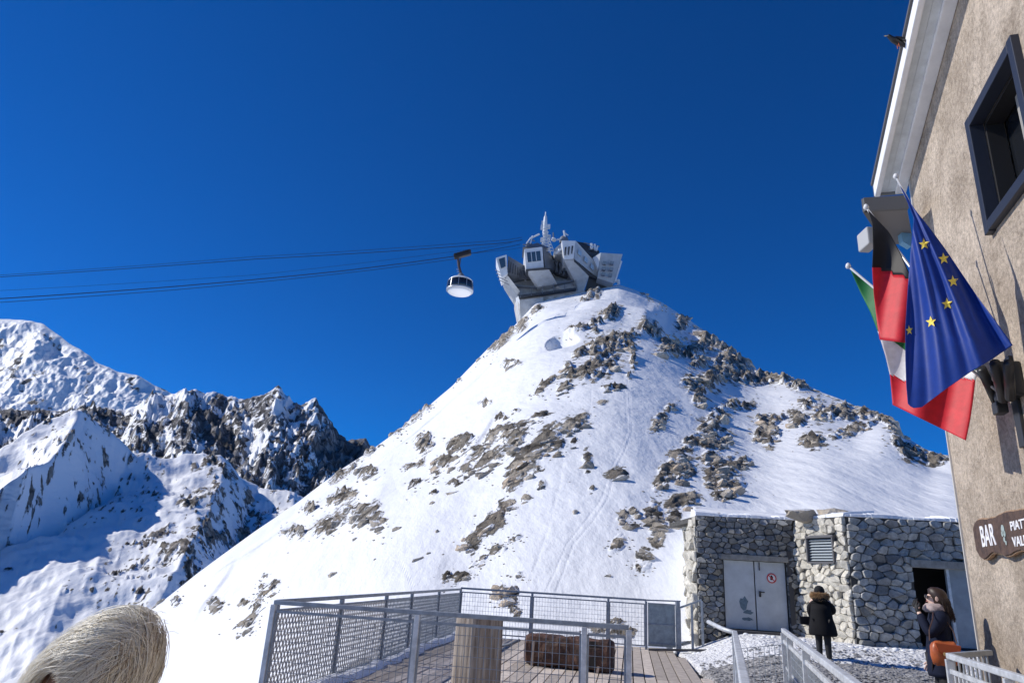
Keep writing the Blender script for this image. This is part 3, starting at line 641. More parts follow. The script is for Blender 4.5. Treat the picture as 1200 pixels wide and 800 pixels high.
# ------------------------------------------------------------------ deck of separate planks
WOODD = mat('weathered_plank', (.66,.58,.50), rough=.85, col2=(.46,.40,.345), vscale=6, obj_rand=.28, bump=.5, bscale=25)
deck = thing('deck', (1, 10, 0), kind='structure')
FL = V3(-2.65, 8.8, 0); FB = V3(-.98, 19.8, 0)
dd = unit((.18432, 1, 0)); dn = V3(dd[1], -dd[0], 0)
pw = .205; ref = V3(1.0, 8, 0)
mb = MB(); mb.add([(-3.0,-3.5,-.1),(6.5,-3.5,-.1),(deck_right(19.6),19.6,-.1),(-1.15,19.6,-.1),(-3.0,8.8,-.1)], [(0,1,2,3,4)]); mb.build('deck_underlay', mat('deck_underlay', (.05,.045,.04)), deck)
def lineX(Y): return -2.72 + (Y-8.8)*.1518
for k in range(-24, 27):
    c0 = ref + dn*(k*pw)
    for (ya, yb) in ((-3.0, 6.9), (6.905, 13.3), (13.305, 19.55)):
        def cx(Y): return c0[0] + (Y-c0[1])*dd[0]/dd[1]
        a, b_ = ya, yb
        if ya > 6:  # clip to the trapezoid
            while a < b_ and cx(a) < lineX(a)+.1: a += .1
            while b_ > a and cx(b_) < lineX(b_)+.1: b_ -= .1
            while b_ > a and cx(b_) > deck_right(b_)-.1: b_ -= .1
            while a < b_ and cx(a) > deck_right(a)-.1: a += .1
        if b_-a < .3: continue
        q = MB(); z = -.02+rnd.uniform(-.006,.006); q.beam((cx(a), a, z), (cx(b_), b_-.012, z), pw-.022, .04); o = q.build('plank', WOODD, deck)
# snow ledge along the left fence foot
mb = MB(); n = 70
for s_ in range(n):
    t0, t1 = s_/n, (s_+1.02)/n; p = FL+(FB-FL)*t0; q = FL+(FB-FL)*t1; h = .05+.07*float(vn(np.array([s_*.4]), np.array([1.]), 3)[0]); wd = .14+.12*float(vn(np.array([s_*.3]), np.array([7.]), 4)[0])
    mb.prism([p+V3(.02,0,0), p+V3(wd,0,0), p+V3(wd*.7,0,h), p+V3(.02,0,h*1.1)], q-p)
tag(mb.build('snow_ledge', bpy.data.materials['loose_snow']), 'narrow strip of snow along the foot of the left fence', 'snow', kind='stuff')

# ------------------------------------------------------------------ fences
def bilerp_top(p, q, t): return p+(q-p)*t
def fence(name, label, P, Q, top, posts, mode, group=None, mats=(GALVD, GALV), skip=()):
    """P-Q foot line; posts at fractions; between posts a framed panel"""
    P = np.array(P, float); Q = np.array(Q, float); T = thing(name, (P+Q)/2, label, 'fence', group)
    u = unit(Q-P); Ln = np.linalg.norm(Q-P)
    mb = MB(); mb.beam(P+V3(0,0,top), Q+V3(0,0,top), .05, .05); mb.build('handrail', mats[0], T, bevel=.006)
    for t in posts:
        mb = MB(); c = P+(Q-P)*t; mb.beam(c+V3(0,0,-.25), c+V3(0,0,top-.026), .06, .06, up=u); mb.build('post', mats[0] if mode != 'front' else mats[1], T, bevel=.005)
    for i, (a, b_) in enumerate(zip(posts[:-1], posts[1:])):
        if i in skip: continue
        A = P+(Q-P)*a+u*.04; B = P+(Q-P)*b_-u*.04; L_ = np.linalg.norm(B-A); z0, z1 = .08, top-.10
        fr = MB()
        for z in (z0, z1): fr.beam(A+V3(0,0,z), B+V3(0,0,z), .02, .03)
        for X in (A, B): fr.beam(X+V3(0,0,z0), X+V3(0,0,z1), .02, .025, up=u)
        fo = fr.build('panel_frame', mats[0], T)
        w_ = MB()
        if mode in ('mesh', 'front'):
            nv = int(L_/.075); nh = int((z1-z0)/.10); r = .0032 if mode == 'front' else .0036
            for k in range(1, nv): c = A+(B-A)*k/nv; w_.tube([c+V3(0,0,z0), c+V3(0,0,z1)], r, 4, False)
            for k in range(1, nh): z = z0+(z1-z0)*k/nh; w_.tube([A+V3(0,0,z), B+V3(0,0,z)], r, 4, False)
            w_.build('wire_mesh', GALVD if mode == 'front' else GALV, fo, kind='stuff')
        elif mode == 'expanded':
            # expanded metal: flat zigzag strands stacked side by side
            nv = int(L_/.088); nh = 15; nn = V3(-u[1], u[0], 0)
            for k in range(nv):
                zz = []
                for j in range(nh+1):
                    c = A+(B-A)*((k+.5+(.5 if j % 2 else -.0))/nv); zz.append(c+V3(0,0,z0+(z1-z0)*j/nh))
                for p_, q_ in zip(zz[:-1], zz[1:]): w_.beam(p_, q_, .008, .016, up=u)
                zz = []
                for j in range(nh+1):
                    c = A+(B-A)*((k+.5-(.5 if j % 2 else -.0))/nv); zz.append(c+V3(0,0,z0+(z1-z0)*j/nh))
                for p_, q_ in zip(zz[:-1], zz[1:]): w_.beam(p_, q_, .012, .022, up=u)
            w_.build('expanded_metal', GALVL if i < 2 else GALVD, fo, kind='stuff')
    return T
GALVL = mat('pale_expanded_metal', (.50,.485,.46), rough=.6, metal=.1, var=.2, vscale=5)
FR = V3(.18210*8.1, 8.1, 0)
def tpx(P, Q, top, xs):
    """fractions along P-Q whose top shows at the given picture columns"""
    r = []
    for x in xs:
        lo, hi = 0, 1
        for _ in range(40):
            m_ = (lo+hi)/2; p = P+(Q-P)*m_; 
            if topx(p[0], p[1], top)[0] < x: lo = m_
            else: hi = m_
        r.append((lo+hi)/2)
    return r
fence('fence', 'front fence with wire mesh on pale square posts, nearest the camera', FL, FR, 1.15, [0]+tpx(FL, FR, 1.15, [490,685])+[1], 'front', 'metal fences round the wooden deck')
fence('fence', 'left side fence of expanded metal running away along the deck', FL+V3(.0,.12,0), FB, 1.15, [0]+tpx(FL, FB, 1.15, [400,453,483,515])+[1], 'expanded', 'metal fences round the wooden deck')
FQ = V3(.20556*19.0, 19.0, 0); FQ2 = V3(5.25, 18.75, 0)
fence('fence', 'far fence with fine wire mesh in front of the snow slope', FB, FQ, 1.18, [0]+tpx(FB, FQ, 1.18, [624,713])+[1], 'mesh', 'metal fences round the wooden deck')
fence('fence', 'short fence end between the grey gate panel and the stone hut', FQ+V3(.86,-.05,.12), FQ2+V3(.05,0,.35), .92, [0,.55,1], 'mesh', 'metal fences round the wooden deck', skip=(0,1))
g = thing('gate', FQ+V3(.4,0,0), 'grey plastic-covered gate panel at the right end of the far fence', 'gate')
mb = MB(); mb.box(FQ+V3(.40,-.01,.60), (.70,.03,1.04)); mb.build('panel', mat('grey_gate_sheet', (.30,.36,.39), rough=.45, var=.3, vscale=6, bump=.3, bscale=9), g, bevel=.004)
mb = MB(); mb.beam(FQ+V3(.82,-.02,-.1), FQ+V3(.82,-.02,1.2), .13, .10, up=(1,0,0)); mb.build('post', GALVD, g, bevel=.008)
mb = MB()
for z in (.14,.6,1.1): mb.beam(FQ+V3(.04,-.04,z), FQ+V3(.75,-.04,z), .02, .03); mb.build('cross_bar', GALVD, g); mb = MB()
mb.beam(FQ+V3(0,0,1.18), FQ+V3(.9,-.02,1.2), .035, .035); mb.build('handrail', GALVD, g)
mb = MB(); a = atz(757, 752, .03); mb.beam(FQ+V3(.02,-.25,.02), FQ+V3(4.0,-1.7,.32), .10, .05); tag(mb.build('cable_duct', mat('black_hose', (.05,.05,.055), rough=.5)), 'dark kerb rail lying in the snow from the gate to the stairs', 'kerb rail')

# stair railings (three)
def railing(label, P, Q, top, base, posts, fill, ext=None, group='steel stair railings by the gravel'):
    P = np.array(P, float); Q = np.array(Q, float); T = thing('stair_railing', (P[0], P[1], base), label, 'railing', group); u = unit(V3(Q[0]-P[0], Q[1]-P[1], 0))
    zt = V3(0,0,top)
    mb = MB(); mb.beam(P+zt, Q+zt, .055, .05); mb.build('handrail', GALV, T, bevel=.008)
    mb = MB(); mb.beam(P+zt-V3(0,0,.13), Q+zt-V3(0,0,.13), .03, .04); mb.build('top_rail', GALV, T, bevel=.004)
    L_ = np.linalg.norm(Q-P)
    for t in posts:
        c = P+(Q-P)*t; mb = MB(); mb.beam(c+V3(0,0,base), c+V3(0,0,top-.03), .07, .045, up=u); mb.build('post', GALV, T, bevel=.004)
    if fill == 'bars':
        n = int(L_/.115)
        for k in range(1, n):
            c = P+(Q-P)*k/n; mb = MB(); mb.beam(c+V3(0,0,base+.1), c+V3(0,0,top-.14), .012, .035, up=u); mb.build('bar', GALV, T)
    else:
        for a, b_ in zip(posts[:-1], posts[1:]):
            A = P+(Q-P)*a+u*.05; B = P+(Q-P)*b_-u*.05; mb = MB()
            n = max(2, int(np.linalg.norm(B-A)/.09))
            for k in range(1, n): c = A+(B-A)*k/n; mb.tube([c+V3(0,0,base+.1), c+V3(0,0,top-.14)], .0035, 4, False)
            for k in range(11): z = base+.1+(top-.24-base)*k/10; mb.tube([A+V3(0,0,z), B+V3(0,0,z)], .0035, 4, False)
            mb.build('wire_mesh', GALVD, T, kind='stuff')
            mb = MB()
            for z in (base+.36, base+.72): mb.beam(A+V3(0,0,z), B+V3(0,0,z), .014, .022)
            mb.build('mid_rail', GALV, T)
    return T
def on_top(x, y, top): p = atz(x, y, top); return V3(p[0], p[1], 0)
a = on_top(918, 738, 1.15); b_ = a - PV*(a[1]-1.5)/PV[1]
railing('right hand railing of the gravel stairs, with mesh panels', a, b_, 1.15, 0, [0,.105,.32,.6,1], 'mesh')
a2 = on_top(861, 741, 1.15); b2_ = a2 - PV*(a2[1]-1.5)/PV[1]
T = railing('left hand railing of the gravel stairs, seen end on with a bent tip', a2, b2_, 1.15, 0, [0,.35,.68,1], 'mesh')
mb = MB(); mb.tube([a2+V3(0,0,1.15), a2+V3(-.06,.25,1.17), a2+V3(-.12,.6,1.22)], .026, 8); mb.build('bent_end', GALV, T, smooth=True)
# gate wires spanned across the stair head between both rails
T = thing('stair_gate', (a+a2)/2, 'see-through wire gate closing the head of the gravel stairs', 'gate')
mb = MB(); A = a2+PV*.05; B = a+PV*.05
for k in range(1, 9): c = A+(B-A)*k/9; mb.tube([c+V3(0,0,.12), c+V3(0,0,.98)], .0035, 4, False)
for k in range(9): z = .12+.86*k/8; mb.tube([A+V3(0,0,z), B+V3(0,0,z)], .0035, 4, False)
mb.build('wire_mesh', GALVD, T, kind='stuff')
mb = MB(); mb.beam(A+V3(0,0,.1), B+V3(0,0,.1), .02, .03); mb.build('bottom_rail', GALVD, T)
# right railing beside the tan house
a3 = on_top(1112, 768, 1.15); b3 = a3 - PV*(a3[1]-2.2)/PV[1]
T = railing('upright bar railing round the stairwell beside the tan house', a3, b3, 1.15, 0, [0,.30,.62,1], 'bars')
c3 = on_top(1160, 764, 1.15)
mb = MB(); mb.beam(a3+V3(0,0,1.15), c3+V3(0,0,1.15), .055, .05); mb.build('handrail', GALVD, T, bevel=.008)
nb = int(np.linalg.norm(c3-a3)/.115)
for k in range(1, nb):
    c = a3+(c3-a3)*k/nb; mb = MB(); mb.beam(c+V3(0,0,.1), c+V3(0,0,1.12), .012, .035, up=unit(c3-a3)); mb.build('bar', GALVD, T)
mb = MB(); q_ = PN*-.32; mb.box((a3+b3)/2+q_+V3(0,0,.48)-PV*.5, (3.6,.03,.8), (PV, PN, V3(0,0,1))); 
tag(mb.build('metal_sheet', mat('dark_sheet', (.10,.11,.125), rough=.5, var=.3, vscale=2)), 'dark grey sheet standing behind the bar railing', 'metal sheet')

# ------------------------------------------------------------------ things on the deck
LOGM = bpy.data.materials.new('grey_log'); LOGM.use_nodes = True; N, L = nodes(LOGM); b = N['Principled BSDF']
tc = N.new('ShaderNodeTexCoord'); mp = N.new('ShaderNodeMapping'); mp.inputs['Scale'].default_value = (18,18,1.2); n1 = N.new('ShaderNodeTexNoise'); n1.inputs['Scale'].default_value = 1; n1.inputs['Detail'].default_value = 9; n1.inputs['Roughness'].default_value = .7
L.new(tc.outputs['Object'], mp.inputs['Vector']); L.new(mp.outputs[0], n1.inputs['Vector']); rp = N.new('ShaderNodeValToRGB'); rp.color_ramp.elements[0].position = .35; rp.color_ramp.elements[0].color = (.16,.125,.10,1); rp.color_ramp.elements[1].position = .66; rp.color_ramp.elements[1].color = (.50,.44,.38,1)
L.new(n1.outputs['Fac'], rp.inputs['Fac']); L.new(rp.outputs[0], b.inputs['Base Color']); b.inputs['Roughness'].default_value = .9
bp = N.new('ShaderNodeBump'); bp.inputs['Distance'].default_value = .03; L.new(n1.outputs['Fac'], bp.inputs['Height']); L.new(bp.outputs[0], b.inputs['Normal'])
c = at(562, 722, 9.35); T = thing('log_stump', (c[0], c[1], 0), 'tall upright grey log stump standing behind the front fence', 'tree stump')
mb = MB(); R_ = 26.5/F*9.35*1.0; n = 28; zt = c[2]; ring = [1+.035*math.sin(3*k/28*6.283)+.03*math.sin(7*k/28*6.283+1)+rnd.uniform(-.015,.015) for k in range(n)]
vs = []; fs = []; zs = [0, .05, .3, .6, .85, zt-.03, zt]
for j, z in enumerate(zs):
    for k in range(n): r = R_*ring[k]*(1.04 if j < 2 else 1.0-.01*j if j < 6 else .95); vs.append((c[0]+r*math.cos(6.2832*k/n), c[1]+r*math.sin(6.2832*k/n), z))
for j in range(len(zs)-1):
    for k in range(n): fs.append((j*n+k, j*n+(k+1) % n, (j+1)*n+(k+1) % n, (j+1)*n+k))
mb.add(vs, fs); mb.build('trunk', LOGM, T, smooth=False)
mb = MB(); mb.lathe((c[0], c[1], zt), [(R_*.94,0),(R_*.94,.006),(R_*.5,.012),(.01,.014)], 28); mb.build('cut_face', mat('cut_wood', (.30,.27,.25), var=.3, vscale=20, rough=.9), T)
# dark carved trunk bench
BEN = mat('dark_rotted_wood', (.125,.062,.042), rough=.8, col2=(.030,.018,.014), vscale=5, bump=1, bscale=9)
p0 = atz(611, 779, 0); p1 = atz(716, 790, 0); p1 = V3(p1[0], p1[1], 0); 
T = thing('trunk_bench', (p0+p1)/2, 'dark brown hollowed trunk lying as a bench on the deck', 'bench')
u = unit(p1-p0); nn_ = V3(-u[1], u[0], 0); Lb = np.linalg.norm(p1-p0); H_ = .56
bmv = []; nseg = 22; prof = []
for i in range(nseg+1):
    t = i/nseg; e = min(1, (1-abs(2*t-1))*7+.55); e = e if 0 < i < nseg else .5
    ring_ = []
    for k in range(16):
        a_ = 2*math.pi*k/16; ca, sa = math.cos(a_), math.sin(a_); rr = (abs(ca)**4+abs(sa)**4)**(-.25)
        wob = 1+.05*math.sin(t*17+k)+rnd.uniform(-.03,.03)
        ring_.append(p0+u*(t*Lb)+nn_*(.26*ca*rr*e*wob+.26)+V3(0,0, H_/2+ (H_/2)*sa*rr*(.75+.25*e)*wob))
    prof.append(ring_)
vs = [q for r_ in prof for q in r_]; fs = [(i*16+k, i*16+(k+1) % 16, (i+1)*16+(k+1) % 16, (i+1)*16+k) for i in range(nseg) for k in range(16)]+[tuple(range(16)), tuple(nseg*16+k for k in range(16))]
mb = MB(); mb.add(vs, fs); mb.build('trunk', BEN, T, smooth=False)
mb = MB(); mb.box(p0+u*(Lb*.80)+nn_*.0+V3(0,0,.30), (.12,.012,.46), (u, nn_, V3(0,0,1))); mb.build('bark_cleft', mat('cleft', (.012,.009,.008)), T)
for f_ in (.13, .86):
    mb = MB(); q = p0+u*(Lb*f_)-nn_*.06; mb.beam(q+V3(0,0,.02), q+u*.02+V3(0,0,.45 if f_ < .5 else .12), .05, .04); mb.build('support_stick', mat('pale_stick', (.36,.29,.24)), T)
a_ = atz(587, 771, 0); 
mb = MB(); mb.tube([p0+V3(-.05,.2,.42), p0+V3(-.25,.35,.32), p0+V3(-.7,.6,.18), p0+V3(-1.1,.8,.02)], .028, 8); tag(mb.build('handle_pole', mat('bluish_pole', (.14,.16,.2), rough=.6), smooth=True), 'thin dark pole leaning between the stump and the trunk bench', 'pole')

# ------------------------------------------------------------------ stone hut
HA = V3(.27708*19.1, 19.1, 0); HB = V3(.41820*18.75, 18.75, 0); HCc = V3(.49251*17.0, 17.0, 0); HD = V3(.66497*16.75, 16.75, 0); HE = HD + (HD-HCc)*1.2
HTOP = 3.42
hut = thing('stone_hut', V3(8, 17.5, .4), 'grey dry-stone hut built into the snow slope with two metal doorways', 'hut')
MORT = mat('dark_mortar', (.085,.083,.078), rough=.95, var=.4, vscale=12)
def stone_mat(name, cols, rough=.88):
    mt = bpy.data.materials.new(name); mt.use_nodes = True; N, L = nodes(mt); b = N['Principled BSDF']
    oi = N.new('ShaderNodeObjectInfo'); g_ = N.new('ShaderNodeNewGeometry'); rp = N.new('ShaderNodeValToRGB'); e = rp.color_ramp.elements
    e[0].color = (*cols[0], 1); e[1].color = (*cols[-1], 1)
    for i, c_ in enumerate(cols[1:-1]): k = e.new((i+1)/(len(cols)-1)); k.color = (*c_, 1)
    L.new(oi.outputs['Random'], rp.inputs[0])
    n = N.new('ShaderNodeTexNoise'); n.inputs['Scale'].default_value = 7; n.inputs['Detail'].default_value = 10; n.inputs['Roughness'].default_value = .75; L.new(g_.outputs['Position'], n.inputs['Vector'])
    mr = N.new('ShaderNodeMapRange'); mr.inputs['From Min'].default_value = .3; mr.inputs['From Max'].default_value = .7; mr.inputs['To Min'].default_value = .45; mr.inputs['To Max'].default_value = 1.4; L.new(n.outputs['Fac'], mr.inputs['Value'])
    mx = N.new('ShaderNodeMix'); mx.data_type = 'RGBA'; mx.blend_type = 'MULTIPLY'; mx.inputs[0].default_value = 1; L.new(rp.outputs[0], mx.inputs[6]); L.new(mr.outputs[0], mx.inputs[7]); L.new(mx.outputs[2], b.inputs['Base Color'])
    b.inputs['Roughness'].default_value = rough; bp = N.new('ShaderNodeBump'); bp.inputs['Distance'].default_value = .035; L.new(n.outputs['Fac'], bp.inputs['Height']); L.new(bp.outputs[0], b.inputs['Normal'])
    return mt
STG = stone_mat('shaded_hut_stone', [(.15,.155,.16),(.33,.33,.32),(.22,.225,.22),(.44,.44,.42),(.32,.29,.23),(.18,.185,.19),(.38,.38,.37),(.27,.27,.265)])  # stone tones kept dark and bluish to paint in the walls' shade
STC = stone_mat('sunlit_cream_stone', [(.52,.49,.42),(.70,.66,.57),(.60,.57,.49),(.74,.70,.61)])  # cream stone, tones raised further to paint in the sunlight
def clip_poly(poly, n, d):
    out_ = []
    for i in range(len(poly)):
        a, b_ = poly[i-1], poly[i]; da = a[0]*n[0]+a[1]*n[1]-d; db = b_[0]*n[0]+b_[1]*n[1]-d
        if (da <= 0) != (db <= 0): t = da/(da-db); out_.append((a[0]+(b_[0]-a[0])*t, a[1]+(b_[1]-a[1])*t))
        if db <= 0: out_.append(b_)
    return out_
def stone_wall(name, P, Q, zb, zt, cell, holes, smat, parent, seed, asp=1.5, gap=.014, thick=.3, label=None, keep=90):
    recs = []
    P = np.array(P, float); Q = np.array(Q, float); W = np.linalg.norm(Q-P); H = zt-zb; u = unit(Q-P); nrm = V3(u[1], -u[0], 0)
    r = random.Random(seed)
    us = sorted({0, W} | {h[0] for h in holes} | {h[2] for h in holes}); vs_ = sorted({0, H} | {h[1] for h in holes} | {h[3] for h in holes})
    mb = MB(); w3 = lambda a, b_, o_: P+u*a+V3(0,0,zb+b_)+nrm*o_
    for ua, ub in zip(us[:-1], us[1:]):
        for va, vb in zip(vs_[:-1], vs_[1:]):
            if any(h[0] <= ua and ub <= h[2] and h[1] <= va and vb <= h[3] for h in holes): continue
            mb.box(w3((ua+ub)/2, (va+vb)/2, -thick/2), (ub-ua, thick, vb-va), (u, nrm, V3(0,0,1)))
    wall = mb.build(name, MORT, parent); 
    if label: wall['label'] = label
    cw = cell; ch = cell/asp; pts = []; rows = max(1, int(H/ch)); 
    for j in range(-1, rows+2):
        n = int(W/cw)
        for i in range(-1, n+2): pts.append(((i+.5*(j % 2)+r.uniform(.1,.9))*W/max(1, n), (j+r.uniform(.15,.85))*H/rows))
    for (a, b_) in pts:
        if not (-.02 < a < W+.02 and -.02 < b_ < H+.02): continue
        poly = [(0,0),(W,0),(W,H),(0,H)]
        for (c_, d_) in pts:
            if (c_, d_) == (a, b_) or abs(c_-a) > cw*3 or abs(d_-b_) > ch*3: continue
            # distances in stretched space so that the stones lie flat
            nx, ny = (c_-a), (d_-b_)*asp*asp; dd_ = nx*(a+c_)/2+ny*(b_+d_)/2; poly = clip_poly(poly, (nx, ny), dd_)
            if len(poly) < 3: break
        if len(poly) < 3: continue
        ca = sum(p[0] for p in poly)/len(poly); cb = sum(p[1] for p in poly)/len(poly); dead = False
        for h in holes:
            if h[0] < ca < h[2] and h[1] < cb < h[3]: dead = True; break
            opt = [(h[0]-ca, (1,0), h[0]), (ca-h[2], (-1,0), -h[2]), (h[1]-cb, (0,1), h[1]), (cb-h[3], (0,-1), -h[3])]
            o_ = max(opt, key=lambda x: x[0]); poly = clip_poly(poly, o_[1], o_[2])
            if len(poly) < 3: dead = True; break
        if dead: continue
        ca = sum(p[0] for p in poly)/len(poly); cb = sum(p[1] for p in poly)/len(poly)
        mx_ = max(math.hypot(p[0]-ca, p[1]-cb) for p in poly)
        if mx_ < .06: continue
        k1 = 1-min(.14, gap*.6/mx_); k2 = k1*.88; dp = r.uniform(.015,.10); tx, ty = r.uniform(-.35,.35), r.uniform(-.35,.35)
        # knock the corners off
        rp_ = []
        for i in range(len(poly)):
            p_, q_ = poly[i], poly[(i+1) % len(poly)]; e1 = r.uniform(.06,.22); e2 = r.uniform(.06,.22); rp_ += [(p_[0]*(1-e1)+q_[0]*e1, p_[1]*(1-e1)+q_[1]*e1), (p_[0]*e2+q_[0]*(1-e2), p_[1]*e2+q_[1]*(1-e2))]
        n = len(rp_); V_ = []
        for kk, dpt in ((k1, .0), (k1, dp*.6), (k2, dp)):
            for (x, y) in rp_: V_.append(w3(ca+(x-ca)*kk, cb+(y-cb)*kk, dpt+(tx*(x-ca)+ty*(y-cb) if dpt else 0)+r.uniform(-.006,.006)))
        F_ = [(j*n+i, j*n+(i+1) % n, (j+1)*n+(i+1) % n, (j+1)*n+i) for j in range(2) for i in range(n)]+[tuple(2*n+i for i in range(n))]
        recs.append((V_, F_))
    r.shuffle(recs); recs.sort(key=lambda q: -np.ptp(np.array(q[0])[:, 2])*np.ptp(np.array(q[0])[:, 0]))
    for V_, F_ in recs[:keep]: sm_ = MB(); sm_.add(V_, F_); sm_.build('stone', smat, wall)
    if len(recs) > keep:
        sm_ = MB()
        for V_, F_ in recs[keep:]: sm_.add(V_, F_)
        sm_.build('small_stones', smat, wall, kind='stuff')
    return wall, u, nrm, w3
zb = .30; H0 = HTOP-zb
def uv_on(P, Q, x, y):
    P = np.array(P, float); Q = np.array(Q, float); u = unit(Q-P); n_ = V3(u[1], -u[0], 0); h = hit(x, y, P, n_); return float(np.dot(h-P, u)), float(h[2]-zb)
# left wall with the double door
dl = uv_on(HA, HB, 850, 735)[0]; dr_ = uv_on(HA, HB, 926, 738)[0]; dt = uv_on(HA, HB, 888, 653)[1]; db = uv_on(HA, HB, 888, 738)[1]
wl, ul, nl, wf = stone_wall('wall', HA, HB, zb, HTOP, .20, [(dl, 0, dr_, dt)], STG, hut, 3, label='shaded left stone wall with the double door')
mb = MB(); mb.box(wf((dl+dr_)/2, (dt)/2, -.14), (dr_-dl+.04,.04,dt+.02), (ul, nl, V3(0,0,1))); mb.build('door_backing', MORT, hut)
DOORM = mat('painted_steel_door', (.54,.565,.575), rough=.5, var=.12, vscale=3)
dw = dr_-dl
fr = MB(); fr.box(wf(dl+dw/2, dt-.02, .03), (dw+.1,.14,.14), (ul, nl, V3(0,0,1))); lin = fr.build('lintel', mat('grey_lintel', (.30,.29,.265), var=.3, vscale=6, rough=.9, bump=.3), hut, bevel=.01)
for s_ in (0, 1):
    w2 = (dw-.06)/2; mb = MB(); mb.box(wf(dl+.02+w2/2+s_*(w2+.02), (db+dt-.1)/2, -.06), (w2-.008,.05,dt-.1-db), (ul, nl, V3(0,0,1))); dl_ = mb.build('door_leaf', DOORM, hut, bevel=.006)
    if s_ == 1:
        mb = MB(); mb.box(wf(dl+.04+w2+.10, db+.88, .0), (.05,.03,.14), (ul, nl, V3(0,0,1))); mb.box(wf(dl+.04+w2+.15, db+.93, .02), (.13,.02,.025), (ul, nl, V3(0,0,1))); mb.build('handle', mat('black_metal', (.03,.03,.03), rough=.4), dl_)
        ax_ = (ul, V3(0,0,1), nl); cs_ = wf(dl+.04+w2+.42, dt-.50, -.03)
        mb = MB(); mb.lathe(cs_, [(.125,0),(.125,.008)], 28, ax_); sg = mb.build('sign_disc', mat('sign_white', (.8,.8,.78)), dl_)
        mb = MB(); n = 32
        for rr0, rr1 in ((.095,.125),):
            vs = [cs_+ul*r_*math.cos(6.2832*k/n)+V3(0,0,1)*r_*math.sin(6.2832*k/n)+nl*.012 for r_ in (rr0, rr1) for k in range(n)]; mb.add(vs, [(k, (k+1) % n, n+(k+1) % n, n+k) for k in range(n)])
        mb.box(cs_+nl*.014, (.19,.003,.022), (unit(ul+V3(0,0,-1)), nl, unit(ul+V3(0,0,1)))); mb.build('sign_ring', mat('sign_red', (.55,.04,.05)), dl_)
        mb = MB(); mb.box(cs_+nl*.0115, (.07,.003,.09), (ul, nl, V3(0,0,1))); mb.lathe(cs_+V3(0,0,.055)+nl*.011, [(.022,0),(.022,.004)], 12, ax_); mb.build('sign_symbol', mat('sign_black', (.02,.02,.02)), dl_)
        mb = MB(); mb.box(wf(dl+.04+w2+.12, dt-.22, -.02), (.02,.02,.2), (ul, nl, V3(0,0,1))); mb.build('bolt', bpy.data.materials['black_metal'], dl_)
    else:
        mb = MB(); st = mat('peeled_patch', (.13,.19,.23), rough=.6, var=.3, vscale=20)
        for (cu, cv, ru, rv, sd) in ((.40, .62, .13, .20, 1), (.50, .42, .13, .07, 2), (.48,.25,.16,.05,3)):
            q_ = random.Random(sd); pts = [wf(dl+.1+cu+ru*math.cos(6.2832*k/14)*q_.uniform(.6,1.1), db+cv+rv*math.sin(6.2832*k/14)*q_.uniform(.6,1.1), -.031+.003) for k in range(14)]; mb.add(pts, [tuple(range(14))])
        mb.build('peeled_paint', st, dl_)
mb = MB(); mb.box(wf(dl+dw/2, db-.06, .12), (dw+.2,.5,.09), (ul, nl, V3(0,0,1))); mb.build('door_step', mat('dark_step', (.07,.065,.065), rough=.7), hut, bevel=.01)
mb = MB(); mb.box(wf(dr_+.08, dt/2+.1, .02), (.12,.12,dt+.2), (ul, nl, V3(0,0,1))); mb.build('corner_shadow', mat('corner_shadow_dark', (.05,.05,.055)), hut)  # dark strip standing in for the shade in the corner by the door
# lit pillar
gu0, gv0 = uv_on(HB, HCc, 950, 659); gu1, gv1 = uv_on(HB, HCc, 978, 628)
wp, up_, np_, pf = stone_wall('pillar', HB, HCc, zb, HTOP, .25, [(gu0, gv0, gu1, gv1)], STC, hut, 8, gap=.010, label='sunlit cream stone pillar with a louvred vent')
mb = MB(); gw = gu1-gu0; gh = gv1-gv0
for (a_, b2, sx_, sz_) in ((gu0, (gv0+gv1)/2, .04, gh), (gu1, (gv0+gv1)/2, .04, gh), ((gu0+gu1)/2, gv0, gw, .04), ((gu0+gu1)/2, gv1, gw+.06, .06)): mb.box(pf(a_, b2, .04), (sx_,.12,sz_), (up_, np_, V3(0,0,1)))
mb.build('vent_frame', mat('vent_frame', (.12,.12,.13)), hut)
mb = MB(); mb.box(pf((gu0+gu1)/2, (gv0+gv1)/2, -.15), (gw,.02,gh), (up_, np_, V3(0,0,1))); mb.build('vent_back', bpy.data.materials['black_metal'], hut)
for k in range(8):
    z = gv0+.04+(gh-.08)*(k+.5)/8; mb = MB(); ud = unit(np_*.8+V3(0,0,-.6)); mb.box(pf((gu0+gu1)/2, z, -.0), (gw-.05,.085,.008), (up_, ud, np.cross(up_, ud))); mb.build('louvre', mat('louvre', (.45,.50,.54), rough=.4) if k == 0 else bpy.data.materials['louvre'], hut)
# right wall with the open doorway
ol = uv_on(HCc, HE, 1080, 757)[0]; ot = uv_on(HCc, HE, 1100, 664)[1]; ob = uv_on(HCc, HE, 1100, 757)[1]; orr = ol+1.75
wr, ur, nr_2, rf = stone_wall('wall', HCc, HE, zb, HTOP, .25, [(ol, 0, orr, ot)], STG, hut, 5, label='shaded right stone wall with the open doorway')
mb = MB(); mb.box(rf(ol+.87, ot+.05, .03), (1.85,.2,.18), (ur, nr_2, V3(0,0,1))); mb.build('lintel', bpy.data.materials['grey_lintel'], hut, bevel=.01)
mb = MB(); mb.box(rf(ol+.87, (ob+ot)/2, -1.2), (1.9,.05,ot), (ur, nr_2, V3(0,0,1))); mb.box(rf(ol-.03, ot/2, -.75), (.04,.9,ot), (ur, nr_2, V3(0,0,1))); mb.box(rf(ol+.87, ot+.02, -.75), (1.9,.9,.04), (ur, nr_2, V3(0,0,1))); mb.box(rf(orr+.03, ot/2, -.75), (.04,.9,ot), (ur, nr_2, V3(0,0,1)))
mb.build('dark_interior', mat('interior', (.02,.02,.022)), hut)
